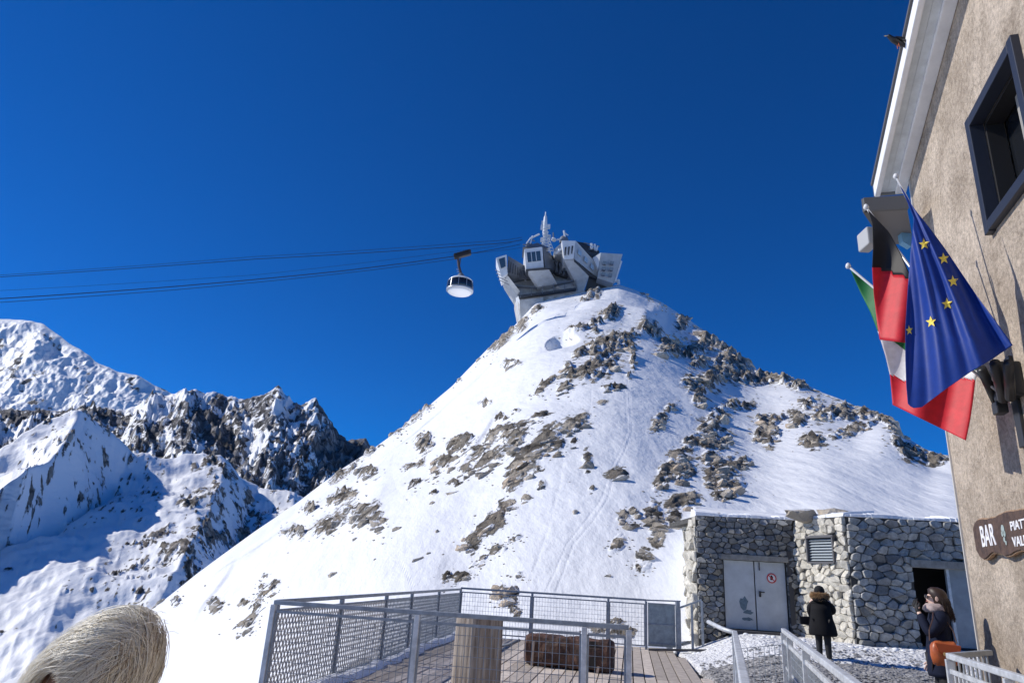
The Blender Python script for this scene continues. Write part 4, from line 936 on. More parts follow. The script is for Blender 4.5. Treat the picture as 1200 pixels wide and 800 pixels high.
x_op = uv_on(HCc, HE, 1114, 710)[0]
mb = MB(); mb.box(rf((x_op+orr)/2, (ob+ot-.03)/2, -.05), (orr-x_op,.06,ot-.03-ob), (ur, nr_2, V3(0,0,1))); dl_ = mb.build('door_leaf', mat('blue_grey_door', (.27,.31,.35), rough=.5, var=.2, vscale=3), hut, bevel=.008)
mb = MB(); mb.box(rf(x_op+.03, (ob+ot-.03)/2, .0), (.06,.03,ot-.05-ob), (ur, nr_2, V3(0,0,1))); mb.build('door_frame', GALV, dl_)
# side wall going back into the slope, roof slab, cap stones
HS = HA+unit(V3(-.55,1,0))*.001+V3(.40,2.6,0)
stone_wall('wall', HS, HA, zb-.2, HTOP, .42, [], STC, hut, 12, label='sunlit pale side wall half buried in snow')
mb = MB(); mb.prism([HA+V3(.02,.05,HTOP-.14), HB+V3(.0,.05,HTOP-.14), HCc+V3(0,.05,HTOP-.14), HE+V3(0,.05,HTOP-.14), HE+V3(0,3,HTOP-.14), HA+V3(0,3,HTOP-.14)], (0,0,.13)); mb.build('roof_slab', MORT, hut)
mb = MB()
for P_, Q_ in ((HA, HB), (HB, HCc), (HCc, HE)):
    u_ = unit(Q_-P_); n_ = V3(u_[1], -u_[0], 0); k = int(np.linalg.norm(Q_-P_)/.12); prev = None
    for i in range(k):
        t0, t1 = i/k, (i+1.05)/k; a_ = P_+(Q_-P_)*t0; b2 = P_+(Q_-P_)*t1; ov = .02+.05*float(vn(np.array([i*.5+P_[0]]), np.array([2.]), 8)[0]); h_ = .07+.09*float(vn(np.array([i*.33+P_[0]*3]), np.array([5.]), 9)[0])
        mb.prism([a_+n_*ov+V3(0,0,HTOP), a_+n_*(ov*.6)+V3(0,0,HTOP+h_*.6), a_-n_*.2+V3(0,0,HTOP+h_), a_-n_*.9+V3(0,0,HTOP+h_*1.6), a_-n_*.9+V3(0,0,HTOP-.01), a_+V3(0,0,HTOP-.01)], b2-a_)
mb.build('roof_snow', bpy.data.materials['loose_snow'], hut, smooth=False)
for (x, y, l, h_, lb) in ((951,599,17,7,'left tan capstone on the hut roof above the sunlit pillar'), (991,599,22,6,'long tan capstone on the hut roof right of the pillar'), (838,603,5,3,'small dark capstone at the left end of the hut roof')):
    p = at(x, y+4, 17.6 if x > 900 else 19.6); me = BM[int(x) % 14]; o = bpy.data.objects.new('cap_stone', me); COL.objects.link(o); s_ = l/F*17.6/.75; o.scale = (s_, s_*.7, h_/F*17.6/.6); o.location = p+V3(0,.55,.03); o.rotation_euler = (0,.05,.1)
    tag(o, lb, 'stone', 'capstones on the hut roof')
# ------------------------------------------------------------------ tan house
KX = 5.67; KY = 8.6; K = V3(.65928*8.6, 8.6, 0); WN = V3(-PV[1], PV[0], 0)
def onw(x, y, o_=0.0): return hit(x, y, K+WN*o_, WN)
PLA = bpy.data.materials.new('tan_roughcast'); PLA.use_nodes = True; N, L = nodes(PLA); b = N['Principled BSDF']
tc = N.new('ShaderNodeTexCoord'); n1 = N.new('ShaderNodeTexNoise'); n1.inputs['Scale'].default_value = 20; n1.inputs['Detail'].default_value = 10; n1.inputs['Roughness'].default_value = .72; L.new(tc.outputs['Object'], n1.inputs['Vector'])
n2 = N.new('ShaderNodeTexNoise'); n2.inputs['Scale'].default_value = 1.1; n2.inputs['Detail'].default_value = 7; n2.inputs['Roughness'].default_value = .7; L.new(tc.outputs['Object'], n2.inputs['Vector'])
rp = N.new('ShaderNodeValToRGB'); e = rp.color_ramp.elements; e[0].position = .36; e[0].color = (.34,.28,.22,1); e[1].position = .62; e[1].color = (.60,.51,.415,1); L.new(n2.outputs['Fac'], rp.inputs[0])
r2 = N.new('ShaderNodeMapRange'); r2.inputs['From Min'].default_value = .3; r2.inputs['From Max'].default_value = .6; r2.inputs['To Min'].default_value = .6; r2.inputs['To Max'].default_value = 1.22; L.new(n1.outputs['Fac'], r2.inputs['Value'])
mx = N.new('ShaderNodeMix'); mx.data_type = 'RGBA'; mx.blend_type = 'MULTIPLY'; mx.inputs[0].default_value = 1; L.new(rp.outputs[0], mx.inputs[6]); L.new(r2.outputs[0], mx.inputs[7])
vo = N.new('ShaderNodeTexVoronoi'); vo.feature = 'DISTANCE_TO_EDGE'; vo.inputs['Scale'].default_value = .8; wn_ = N.new('ShaderNodeMix'); wn_.data_type = 'RGBA'; wn_.inputs[0].default_value = .25; L.new(tc.outputs['Object'], wn_.inputs[6]); L.new(n1.outputs['Color'], wn_.inputs[7]); L.new(wn_.outputs[2], vo.inputs['Vector'])
cr = N.new('ShaderNodeMapRange'); cr.inputs['From Min'].default_value = .0; cr.inputs['From Max'].default_value = .006; cr.inputs['To Min'].default_value = .62; cr.inputs['To Max'].default_value = 1; L.new(vo.outputs['Distance'], cr.inputs['Value'])
m2 = N.new('ShaderNodeMix'); m2.data_type = 'RGBA'; m2.blend_type = 'MULTIPLY'; m2.inputs[0].default_value = 1; L.new(mx.outputs[2], m2.inputs[6]); L.new(cr.outputs[0], m2.inputs[7]); L.new(m2.outputs[2], b.inputs['Base Color'])
b.inputs['Roughness'].default_value = .95; b.inputs['Specular IOR Level'].default_value = .15
bp = N.new('ShaderNodeBump'); bp.inputs['Distance'].default_value = .035; L.new(n1.outputs['Fac'], bp.inputs['Height']); L.new(bp.outputs[0], b.inputs['Normal'])
house = thing('tan_house', K, 'tan roughcast mountain house on the right with white verge boards', 'house')
E0 = onw(1062, 222); E1 = onw(1122, 0); ed = unit(E1-E0); Lw = 13.0
def vz(t): p = E0 + ed*(t/(-np.dot(ed, PV))); return p   # t metres back along the wall
def W_(t, z): return K - PV*t + V3(0,0,z)
t0_ = float(np.dot(K-E0, PV)); slope_ = ed[2]/(-np.dot(ed, PV))
def eave_z(t): return E0[2] + (t-t0_)*slope_
# window opening
wt = [float(np.dot(K-onw(*q), PV)) for q in ((1150,150),(1176,262))]; wz0 = onw(1168,268)[2]+.10; wz1 = onw(1138,145)[2]-.10
wa = float(np.dot(K-onw(1138,145), PV))+.11; wb = wa+1.15
mb = MB()
def wp(poly, thick=.35): mb.prism([W_(t, z) for t, z in poly], -WN*thick)
wp([(0,-.6),(wa,-.6),(wa,eave_z(wa)),(0,eave_z(0))])
wp([(wa,-.6),(wb,-.6),(wb,wz0),(wa,wz0)]); wp([(wa,wz1),(wb,wz1),(wb,eave_z(wb)),(wa,eave_z(wa))])
wp([(wb,-.6),(Lw*.5,-.6),(Lw*.5,eave_z(Lw*.5)),(wb,eave_z(wb))]); wp([(Lw*.5,-.6),(Lw,-.6),(Lw,eave_z(0)),(Lw*.5,eave_z(Lw*.5))])
mb.build('wall', PLA, house)
mb = MB(); mb.prism([W_(0,-.6)-WN*.36, W_(0,eave_z(0)-.01)-WN*.36, W_(0,eave_z(0)-.01)-WN*7, W_(0,-.6)-WN*7], -PV*.35); mb.prism([W_(Lw,-.6)-WN*.36, W_(Lw,eave_z(0)-.01)-WN*.36, W_(Lw,eave_z(0)-.01)-WN*7, W_(Lw,-.6)-WN*7], PV*.35)
mb.build('rear_wall', PLA, house)
# pale corner bead
mb = MB(); mb.beam(W_(.012,-.2)+WN*.006, W_(.012, eave_z(0)-.02)+WN*.006, .03, .03, up=PV); mb.build('corner_bead', mat('corner_bead', (.55,.53,.50), rough=.8), house)
# verge: white fascia, soffit boards, inner moulding, roof
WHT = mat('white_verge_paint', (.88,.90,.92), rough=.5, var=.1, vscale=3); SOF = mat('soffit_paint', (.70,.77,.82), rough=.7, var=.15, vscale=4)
ovh = .43
def vseg(o_a, o_b, dz0, dz1, name, mt, tA=t0_-.02, tB=Lw*.5, bevel=0):
    m_ = MB(); A = [W_(tA, eave_z(tA)+dz)+WN*o_ for o_, dz in ((o_a,dz0),(o_b,dz0),(o_b,dz1),(o_a,dz1))]; m_.prism(A, W_(tB, eave_z(tB))-W_(tA, eave_z(tA))); return m_.build(name, mt, house, bevel=bevel)
vseg(0.003, .15, -.05, .06, 'inner_moulding', WHT, bevel=.01)
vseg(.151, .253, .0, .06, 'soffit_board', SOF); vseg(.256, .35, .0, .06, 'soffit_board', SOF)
vseg(.352, ovh, -.07, .14, 'fascia', WHT, bevel=.012)
vseg(ovh-.01, ovh+.03, .13, .17, 'verge_trim', mat('trim_dark', (.10,.10,.11)))
m_ = MB(); A = W_(t0_-.02, eave_z(t0_)+.065); B = W_(Lw*.5, eave_z(Lw*.5)+.065); C_ = W_(Lw+.3, eave_z(0)+.065)
m_.prism([A+WN*(ovh-.02), A-WN*7, A-WN*7+V3(0,0,.08), A+WN*(ovh-.02)+V3(0,0,.08)], B-A); m_.prism([B+WN*(ovh-.02), B-WN*7, B-WN*7+V3(0,0,.08), B+WN*(ovh-.02)+V3(0,0,.08)], C_-B); m_.build('roof', mat('roof_sheet', (.16,.16,.17)), house)
m_ = MB(); m_.prism([W_(t0_-.025, eave_z(t0_)-.05)+WN*.003, W_(t0_-.025, eave_z(t0_)-.05)+WN*ovh, W_(t0_-.025, eave_z(t0_)+.14)+WN*ovh, W_(t0_-.025, eave_z(t0_)+.14)+WN*.003], PV*.02); m_.build('verge_end', mat('verge_end', (.20,.21,.21)), house)
# window
NAV = mat('dark_navy_frame', (.022,.028,.045), rough=.45); fw_ = .11
wn = MB(); zc = (wz0+wz1)/2; ax_w = (-PV, WN, V3(0,0,1))
for (tc_, z_, st, sz) in ((wa-fw_/2+.01, zc, fw_, wz1-wz0+2*fw_), (wb+fw_/2-.01, zc, fw_, wz1-wz0+2*fw_), ((wa+wb)/2, wz0-fw_/2+.01, wb-wa-.02, fw_), ((wa+wb)/2, wz1+fw_/2-.01, wb-wa-.02, fw_)): wn.box(W_(tc_, z_)+WN*.0, (st,.14,sz), ax_w)
wo = wn.build('window', NAV, house, bevel=.006)
mb = MB()
for (tc_, z_, st, sz) in ((wa+.02, zc, .035, wz1-wz0), (wb-.02, zc, .035, wz1-wz0), ((wa+wb)/2, wz0+.02, wb-wa, .035), ((wa+wb)/2, wz1-.02, wb-wa, .035)): mb.box(W_(tc_, z_)-WN*.16, (st,.17,sz), ax_w)
mb.build('reveal', mat('black_reveal', (.012,.012,.014)), wo)
mb = MB(); 
for tc_ in (wa+.52, wa+.62): mb.box(W_(tc_, zc)-WN*.22, (.05,.05,wz1-wz0-.1), ax_w)
mb.build('mullion', mat('grey_mullion', (.30,.29,.27)), wo)
mb = MB(); mb.box(W_((wa+wb)/2, zc)-WN*.27, (wb-wa,.01,wz1-wz0), ax_w); mb.build('pane', mat('dark_glass', (.01,.012,.016), rough=.05), wo)
# BAR sign, a rustic plank that runs out of the picture
sa = onw(1148, 632, .03); sT = float(np.dot(K-sa, PV)); sz_ = sa[2]; sg_h = onw(1155,611,.03)[2]-onw(1158,656,.03)[2]
sign = thing('bar_sign', sa, 'rustic brown wooden board lettered BAR on the tan wall', 'sign')
SWD = mat('sign_wood', (.115,.07,.05), rough=.7, col2=(.05,.03,.025), vscale=9, bump=.5, bscale=14); SED = mat('sign_wood_edge', (.40,.26,.16), rough=.8, var=.5, vscale=20)
slen = 1.5; up_pts = []; dn_pts = []; rr = random.Random(3); s_dir = unit(onw(1195,626,.03)-onw(1152,634,.03))
for i in range(19):
    f_ = i/18; h2 = sg_h/2*(1+.05*math.sin(f_*11)+rr.uniform(-.03,.03)); 
    if i == 0: h2 *= .62
    if i == 1: h2 *= .9
    p = sa + s_dir*(f_*slen); up_pts.append(p+V3(0,0,h2)); dn_pts.append(p-V3(0,0,h2*(1.0+.10*math.sin(f_*14))))
def ribbon(uk, dk, o0, o1, name, mt):
    m_ = MB(); c = [(a_+b_)/2 for a_, b_ in zip(up_pts, dn_pts)]
    for i in range(18):
        q = [c[i]+(dn_pts[i]-c[i])*dk, c[i+1]+(dn_pts[i+1]-c[i+1])*dk, c[i+1]+(up_pts[i+1]-c[i+1])*uk, c[i]+(up_pts[i]-c[i])*uk]; m_.prism([p+WN*o0 for p in q], WN*(o1-o0))
    return m_.build(name, mt, sign)
ribbon(1, 1, .0, .035, 'board', SED); ribbon(.93, .93, .034, .05, 'board_face', SWD)
def text(name, body, size, c, parent, mt, sx=1.0):
    cu = bpy.data.curves.new(name, 'FONT'); cu.body = body; cu.size = size; cu.extrude = .003; cu.align_x = 'LEFT'; cu.align_y = 'CENTER'; cu.offset = size*.018
    o = bpy.data.objects.new(name, cu); COL.objects.link(o)
    X = s_dir; Zn = WN; Yn = unit(np.cross(Zn, X)); X = np.cross(Yn, Zn)
    M_ = Matrix(((X[0]*sx, Yn[0], Zn[0], 0), (X[1]*sx, Yn[1], Zn[1], 0), (X[2]*sx, Yn[2], Zn[2], 0), (0,0,0,1)))
    dg = bpy.context.evaluated_depsgraph_get(); me = bpy.data.meshes.new_from_object(o.evaluated_get(dg)); bpy.data.objects.remove(o)
    me.transform(M_); me.materials.clear(); me.materials.append(mt)
    q = bpy.data.objects.new(name, me); COL.objects.link(q); q.parent = parent; q.location = np.array(c)-ORI[parent.name]; return q
WTX = mat('white_letter_paint', (.80,.80,.82), rough=.6); GRT = mat('green_grey_paint', (.35,.42,.40), rough=.6)
tp = lambda x, y: onw(x, y, .083)
text('lettering', 'BAR', sg_h*.76, tp(1149.5, 630), sign, WTX, .77)
text('lettering', 'PIATTI', sg_h*.30, tp(1184, 617), sign, WTX, 1.35)
text('lettering', 'VALD', sg_h*.32, tp(1187, 635.5), sign, WTX, 1.2)
mb = MB(); ce = tp(1176.5, 627)   # painted emblem: a small round crest over a flourish
for (du, dz_, r_) in ((0,.055,.042),(-.028,.02,.026),(.03,.015,.026),(0,-.04,.022),(.03,-.075,.018)):
    n = 16; pts = [ce+s_dir*(du+r_*math.cos(6.2832*k/n))+V3(0,0,dz_+r_*1.2*math.sin(6.2832*k/n)) for k in range(n)]; mb.prism(pts, WN*.004)
mb.build('emblem', GRT, sign)
# far roof corner seen in front of the sky: grey canopy with a lamp
cn = thing('canopy', at(1045, 262, 8.6), 'small grey canopy box sticking out beyond the house corner', 'canopy')
q = [atz(1014, 244, 6.62), atz(1062, 241, 6.62), atz(1070, 284, 6.62), atz(1044, 287, 6.62)]
mb = MB(); mb.prism(q, (0,0,.12)); mb.build('underside', mat('canopy_grey', (.22,.22,.225), rough=.7), cn)
mb = MB(); mb.beam(q[0]+V3(-.03,-.03,.03), q[1]+V3(0,-.03,.03), .05, .20); mb.beam(q[0]+V3(-.03,-.03,.03), q[3]+V3(-.03,0,.03), .05, .20); mb.build('edge_board', mat('canopy_edge', (.13,.135,.14)), cn)
mb = MB(); c = at(1017, 281, 8.9); mb.box(c, (.16,.3,.28), bev=0); cam_l = mb.build('wall_lamp', mat('lamp_shell', (.40,.41,.42)), None, bevel=.02); tag(cam_l, 'small pale box lamp hanging at the canopy edge', 'lamp')
mb = MB(); c = at(1062, 277, 8.75)
mb.add([c+V3(-.06,0,.10), c+V3(.08,0,.08), c+V3(.13,.03,-.07), c+V3(.05,0,-.16), c+V3(-.07,-.02,-.10), c+V3(-.06,.1,.10), c+V3(.08,.1,.08), c+V3(.13,.13,-.07), c+V3(.05,.1,-.16), c+V3(-.07,.08,-.10)], [(0,1,2,3,4),(9,8,7,6,5)]+[(i, (i+1) % 5, (i+1) % 5+5, i+5) for i in range(5)])
tag(mb.build('blue_cloth', mat('pale_blue_cloth', (.22,.48,.72), rough=.7)), 'scrap of light blue plastic under the canopy', 'plastic bag')

# ------------------------------------------------------------------ flag poles, bracket, flags
BR = onw(1183, 466, .10)
brk_ = thing('flag_bracket', onw(1183, 455), 'black iron flag bracket bolted to the tan wall', 'bracket')
BLK = mat('black_iron', (.02,.021,.023), rough=.4)
c = onw(1180, 447, .09); mb = MB(); mb.box(c, (.30,.18,.34), (-PV, WN, V3(0,0,1))); mb.build('box', BLK, brk_, bevel=.02)
mb = MB(); c = onw(1172, 478, .12); mb.box(c, (.14,.10,.12), (-PV, WN, V3(0,0,1))); mb.build('foot', BLK, brk_, bevel=.01)
mb = MB(); c = onw(1190, 470, .02); mb.box(c, (.14,.03,.9), (-PV, WN, V3(0,0,1))); mb.build('back_plate', BLK, brk_, bevel=.005)
mb = MB(); mb.tube([onw(1168,470,.12), onw(1150,432,.32)], [.05,.045], 10); mb.tube([onw(1176,468,.14), onw(1166,425,.34)], [.05,.045], 10); mb.tube([onw(1184,466,.14), onw(1182,425,.30)], [.045,.04], 10); mb.build('socket', BLK, brk_, smooth=True)
POLE = mat('white_pole', (.55,.56,.58), rough=.35, metal=.3)
tips = [(1050,207,6.85,'flag pole of the blue starred flag, nearest the house'), (1015,243,7.0,'middle flag pole carrying the black and red flag'), (994,312,7.3,'lowest and leftmost flag pole with the green white red flag')]
poles = []
for i, (x, y, Y, lb) in enumerate(tips):
    tp_ = at(x, y, Y); bs_ = onw((1182,1180,1178)[i], 466, .13); T = thing('flag_pole', bs_, lb, 'flag pole', 'three slanted flag poles')
    mb = MB(); mb.tube([bs_, tp_], .014, 10); mb.build('pole', POLE, T, smooth=True)
    mb = MB(); mb.lathe(tp_, [(.0,-.03),(.026,-.02),(.030,0),(.022,.03),(.004,.045)], 12); mb.build('tip', mat('pole_tip', (.7,.71,.72)) if i == 0 else bpy.data.materials['pole_tip'], T, smooth=True)
    poles.append((bs_, tp_))
def flag_mat(name, col): return mat(name, col, rough=.55, var=.12, vscale=10, translucent=.35, bump=.15, bscale=60)
def patch(L_pts, R_pts, nu, nv, depth):
    """cloth between a left and a right outline (picture points), hung at real depths with real folds"""
    def res(p, n):
        p = np.array(p, float); d = np.r_[0, np.cumsum(np.hypot(*np.diff(p, axis=0).T))]; q = np.linspace(0, d[-1], n); return np.c_[np.interp(q, d, p[:, 0]), np.interp(q, d, p[:, 1])]
    Lp = res(L_pts, nv+1); Rp = res(R_pts, nv+1); V_ = []; PXs = []
    for j in range(nv+1):
        for i in range(nu+1):
            t = i/nu; x, y = Lp[j]*(1-t)+Rp[j]*t; V_.append(at(x, y, depth(x, y))); PXs.append((x, y, t, j/nv))
    F_ = [(j*(nu+1)+i, j*(nu+1)+i+1, (j+1)*(nu+1)+i+1, (j+1)*(nu+1)+i) for j in range(nv) for i in range(nu)]
    return V_, F_, PXs
def flag(label, poly, nu, nv, depth, colour_fn, mats):
    V_, F_, P_ = patch(*poly, nu, nv, depth); o0 = np.array(V_).mean(0); groups = {}
    T = thing('flag', o0, label, 'flag', 'three flags on the house wall')
    for f_ in F_:
        t = sum(P_[k][2] for k in f_)/4; s_ = sum(P_[k][3] for k in f_)/4; x = sum(P_[k][0] for k in f_)/4; y = sum(P_[k][1] for k in f_)/4; groups.setdefault(colour_fn(t, s_, x, y), []).append(f_)
    for g_, fs in groups.items():
        used_ = sorted({k for f_ in fs for k in f_}); mp_ = {k: i for i, k in enumerate(used_)}
        m_ = MB(); m_.add([V_[k] for k in used_], [tuple(mp_[k] for k in f_) for f_ in fs]); o = m_.build('field' if len(groups) == 1 else g_+'_stripe', mats[g_], T, smooth=True, recalc=False)
        so_ = o.modifiers.new('thickness', 'SOLIDIFY'); so_.thickness = .003; so_.offset = 0
    return T
def dEU(x, y):
    ph = (x-1052)/max(18, (y-205)); k = min(1, max(0, (y-225)/120))
    return 6.22 - (x-1063)*.0042 + k*(.050*math.sin(ph*11+.6)+.030*math.sin(ph*27+y/90)+.014*math.sin(ph*60+y/40)) + .012*math.sin(y/23+x/30)
euL = [(1054,217),(1063,236),(1071,256),(1068,285),(1065,320),(1063,352),(1061,384),(1061,420),(1062,450),(1064,474),(1070,478),(1080,477)]
euR = [(1058,222),(1071,244),(1090,268),(1108,292),(1124,316),(1145,347),(1166,375),(1187,404),(1164,420),(1137,436),(1108,456),(1080,477)]
BLU = flag_mat('flag_blue', (.008,.055,.36))
ft = flag('dark blue flag with a ring of yellow stars, the front one', (euL, euR), 44, 60, dEU, lambda t, s_, x, y: 'blue', {'blue': BLU})
YEL = mat('flag_star_yellow', (.85,.66,.10), rough=.6)
for (x, y, rr_) in ((1083,286,7.2),(1106,303,7.2),(1117,329.5,7.2),(1110,356,7.4),(1091,377,7),(1065.5,387,6.2)):
    m_ = MB(); pts = []
    for k in range(10):
        r_ = rr_ if k % 2 == 0 else rr_*.42; a_ = math.pi/2+k*math.pi/5+.12; X_p = x+r_*math.cos(a_)*(.92 if x > 1070 else .7); Y_p = y-r_*math.sin(a_); pts.append(at(X_p, Y_p, dEU(X_p, Y_p)-.010))
    cc_ = at(x, y, dEU(x, y)-.010); m_.add([cc_]+pts, [(0, k+1, (k+1) % 10+1) for k in range(10)]); m_.build('star', YEL, ft, recalc=False)
def dDE(x, y): return 6.72-(x-1022)*.004 + .05*math.sin((x-1015)/9+ y/60)*min(1, max(0, (y-250)/60))
deL = [(1017,246),(1022,262),(1023,290),(1022,313),(1024,345),(1028,380),(1031,398)]
deR = [(1021,250),(1042,272),(1056,298),(1070,330),(1082,362),(1088,388),(1090,405)]
flag('black and red flag hanging in the middle', (deL, deR), 24, 36, dDE, lambda t, s_, x, y: 'black' if y < 312+(x-1022)*.33 else ('gold' if y > 397 + (x-1031)*.06 and False else 'red'), {'black': flag_mat('flag_black', (.022,.022,.026)), 'red': flag_mat('flag_red', (.78,.03,.05)), 'gold': flag_mat('flag_gold', (.8,.55,.05))})
def dIT(x, y): return 7.38-(x-1000)*.0048 + .04*math.sin((x-1000)/10+y/50)
itL = [(997,317),(1008,342),(1020,366),(1030,392),(1038,418),(1043,440),(1046,474)]
itR = [(1150,434),(1146,438),(1143,445),(1142,455),(1140,472),(1137,492),(1132,516)]
def dit(t, s_, x, y):
    k = np.interp(t, [0, .35, 1], [.47, .44, .02]); k2 = np.interp(t, [0,.35,1], [.78, .74, .16]); return 'green' if s_ < k else ('white' if s_ < k2 else 'red')
flag('green, white and red flag behind the others', (itL, itR), 40, 60, dIT, dit, {'green': flag_mat('flag_green', (.015,.22,.06)), 'white': flag_mat('flag_white', (.92,.92,.93)), 'red': bpy.data.materials['flag_red']})
# ------------------------------------------------------------------ summit station
SY = 207.0
def sp(x, y, dY=0): return at(500+x/4.615, 240+y/4.615, SY+dY)
CON = mat('pale_concrete', (.50,.50,.49), rough=.85, var=.3, vscale=.35, bump=.3, bscale=1.2); COD = mat('stained_concrete', (.44,.46,.48), rough=.9, var=.45, vscale=.3, bump=.3, bscale=1)
CLAD = mat('silver_cladding', (.44,.47,.50), rough=.5, metal=.1, var=.15, vscale=.5); CLW = mat('white_cladding', (.66,.69,.72), rough=.5, var=.1, vscale=.5)
GLS = mat('station_glass', (.05,.09,.13), rough=.08, spec=.8); DRK = mat('dark_steel_and_shadow', (.045,.052,.065), rough=.7); STE = mat('station_steel', (.17,.19,.22), rough=.5, metal=.3)
c = sp(700, 480, 4); st = thing('summit_station', c, 'angular grey concrete cable car station with tilted glazed boxes on the summit', 'cable car station')
def blk(name, pts, depth, mt, bevel=0, ext=None):
    m_ = MB(); P = [sp(*p) for p in pts]; m_.prism(P, ext if ext is not None else (0, depth, 0)); return m_.build(name, mt, st, bevel=bevel)
EX = lambda x, y, z: V3(x, y, z)
blk('base_wall', [(478,478,3),(500,500,0),(640,486,-1),(850,455,-2),(870,500,-1),(780,560,0),(640,600,0),(560,650,0),(512,655,2)], 14, CON)
blk('lit_base_edge', [(476,470,2.6),(499,498,-.5),(536,670,.2),(512,660,2.8)], 1.2, CLW)  # pale strip painting the sunlit left edge of the concrete
blk('upper_wall', [(420,378,2),(545,345,3),(700,340,3),(830,400,2),(872,380,0),(852,462,-1),(640,492,-.6),(500,504,.2)], 12, COD)
for i, (xa_, xb_, ya_, yb_) in enumerate(((500,632,500,487),(640,690,486,478),(694,750,478,470),(755,810,470,460))):   # recessed bays under the dark gallery line
    blk('wall_bay', [(xa_+3,ya_+14,-1.4),(xb_-2,yb_+13,-2.6),(xb_-4,yb_+55 if i else yb_+120,-1.6),(xa_+8,ya_+60 if i else ya_+140,-.4)][:4], .6, CON)
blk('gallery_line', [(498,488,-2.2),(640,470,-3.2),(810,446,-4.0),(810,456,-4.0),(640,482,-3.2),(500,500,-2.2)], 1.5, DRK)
blk('gallery_line', [(470,430,-1),(600,440,-2),(700,425,-2.8),(800,405,-3.2),(800,411,-3.2),(700,432,-2.8),(600,447,-2),(475,438,-1)], 1.2, STE)
for k in range(6):
    t = k/5; x = 505+t*300; y = 498-t*48
    blk('gallery_post', [(x,y-44,-3.0-t),(x+3,y-44,-3.0-t),(x+3,y,-3.0-t),(x,y,-3.0-t)], .3, STE)
# left arm: slab carrying a small glazed cab
blk('left_slab', [(415,392,-6),(440,384,-7),(505,468,-2),(490,484,-1)], 8, CLAD)
blk('left_cab', [(374,286,-9),(432,268,-9),(438,372,-8),(405,392,-8)], 7, CLW, bevel=.12)
blk('left_cab_window', [(390,293,-9.12),(423,283,-9.12),(427,330,-9.1),(402,342,-9.1)], .5, GLS)
blk('left_machinery', [(440,276,-5),(520,322,-4),(560,352,-2),(555,385,-1),(470,400,-2),(438,372,-5)], 7, STE)
for k in range(7): m_ = MB(); a_ = sp(445+k*12, 300+k*9, -6); m_.tube([a_, sp(436+k*14, 362+k*5, -5.5)], .16, 5); m_.build('brace', DRK, st)
for k in range(4): m_ = MB(); m_.tube([sp(372+k*6, 352+k*18, -8), sp(420+k*9, 378+k*18, -6)], .12, 5); m_.build('antenna_rod', STE, st)
m_ = MB(); m_.lathe(sp(524, 380, -4), [(.1,-.5),(1.5,-.2),(1.6,0),(1.5,.2),(.1,.5)], 14, (V3(1,0,0), V3(0,0,1), V3(0,-1,0))); m_.build('pulley', DRK, st)
# centre cab
blk('centre_cab', [(528,238,-9),(626,226,-9.5),(634,338,-9),(536,348,-8.5)], 10, CLW, bevel=.15)
blk('centre_cab_glass', [(540,258,-9.25),(614,249,-9.6),(619,300,-9.4),(546,308,-9.1)], .4, GLS)
for f_ in (0, .33, .66, 1): x0_ = 540+74*f_; blk('window_bar', [(x0_-1.5,257-9*f_,-9.5),(x0_+1.5,257-9*f_,-9.5),(x0_+7,307-8*f_,-9.4),(x0_+4,307-8*f_,-9.4)], .5, CLW)
blk('centre_flank', [(628,228,-9),(668,262,-2),(700,342,0),(640,342,-8.8)], 8, STE)
blk('centre_ledge', [(536,348,-9.4),(640,338,-9.9),(660,346,-9.5),(548,357,-9.2)], 8, DRK)
blk('centre_slab', [(550,358,-9),(662,350,-9.4),(706,426,-3.5),(604,444,-3)], 3, CLAD)
blk('centre_roof', [(520,228,-8),(600,205,-6),(660,232,-6),(626,230,-9.3)], 8, STE)
# dark steelwork between the cabs
blk('machinery', [(662,262,0),(720,300,1),(770,372,1),(760,392,0),(700,372,0),(676,330,-1)], 8, DRK)
for k in range(10): m_ = MB(); x = 668+k*10; m_.tube([sp(x, 285+k*6, -2), sp(x+10*(1 if k % 2 else -1), 350+k*4, -1.6)], .2, 5); m_.build('brace', STE, st)
# right tall gallery: square portal and its long flank
blk('portal', [(730,192,-9),(806,194,-9.5),(796,292,-9),(742,296,-8.5)], 9, CLW, bevel=.15)
for (xa_, ya_) in ((748,228),(766,226),(784,222)): blk('portal_opening', [(xa_,ya_,-9.3),(xa_+9,ya_-1,-9.4),(xa_+3,ya_+44,-9.2),(xa_-3,ya_+40,-9.1)], .5, DRK)
blk('gallery_flank', [(806,194,-9.5),(930,330,-3),(922,392,-2),(798,292,-9)], 3, CLAD)
for k in range(3): f_ = k/3; blk('flank_window', [(822+34*f_*3,238+38*f_*3,-8.9+1.9*f_*3),(838+34*f_*3,256+38*f_*3,-8.1+1.9*f_*3),(835+34*f_*3,278+38*f_*3,-8.1+1.9*f_*3),(818+34*f_*3,262+38*f_*3,-8.9+1.9*f_*3)], .5, mat('pale_blue_glass', (.32,.44,.56), rough=.15) if k == 0 else bpy.data.materials['pale_blue_glass'])
blk('left_wing', [(690,240,-5),(728,205,-6),(742,212,-7),(740,262,-6),(700,270,-5)], 6, CLAD)
blk('wing_frame', [(690,262,-5.5),(742,222,-8),(746,230,-8),(698,270,-5.5)], .8, CLW)
blk('right_slab', [(742,298,-8.6),(798,296,-9),(880,378,-4),(866,420,-3),(812,424,-3),(796,402,-4)], 3, CLAD)
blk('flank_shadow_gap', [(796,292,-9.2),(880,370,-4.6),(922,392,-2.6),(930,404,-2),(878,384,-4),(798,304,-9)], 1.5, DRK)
blk('corner_slab', [(812,424,-3.2),(866,420,-3.2),(880,380,-4.1),(846,474,-1.5),(820,485,-1)], 3, CLAD)
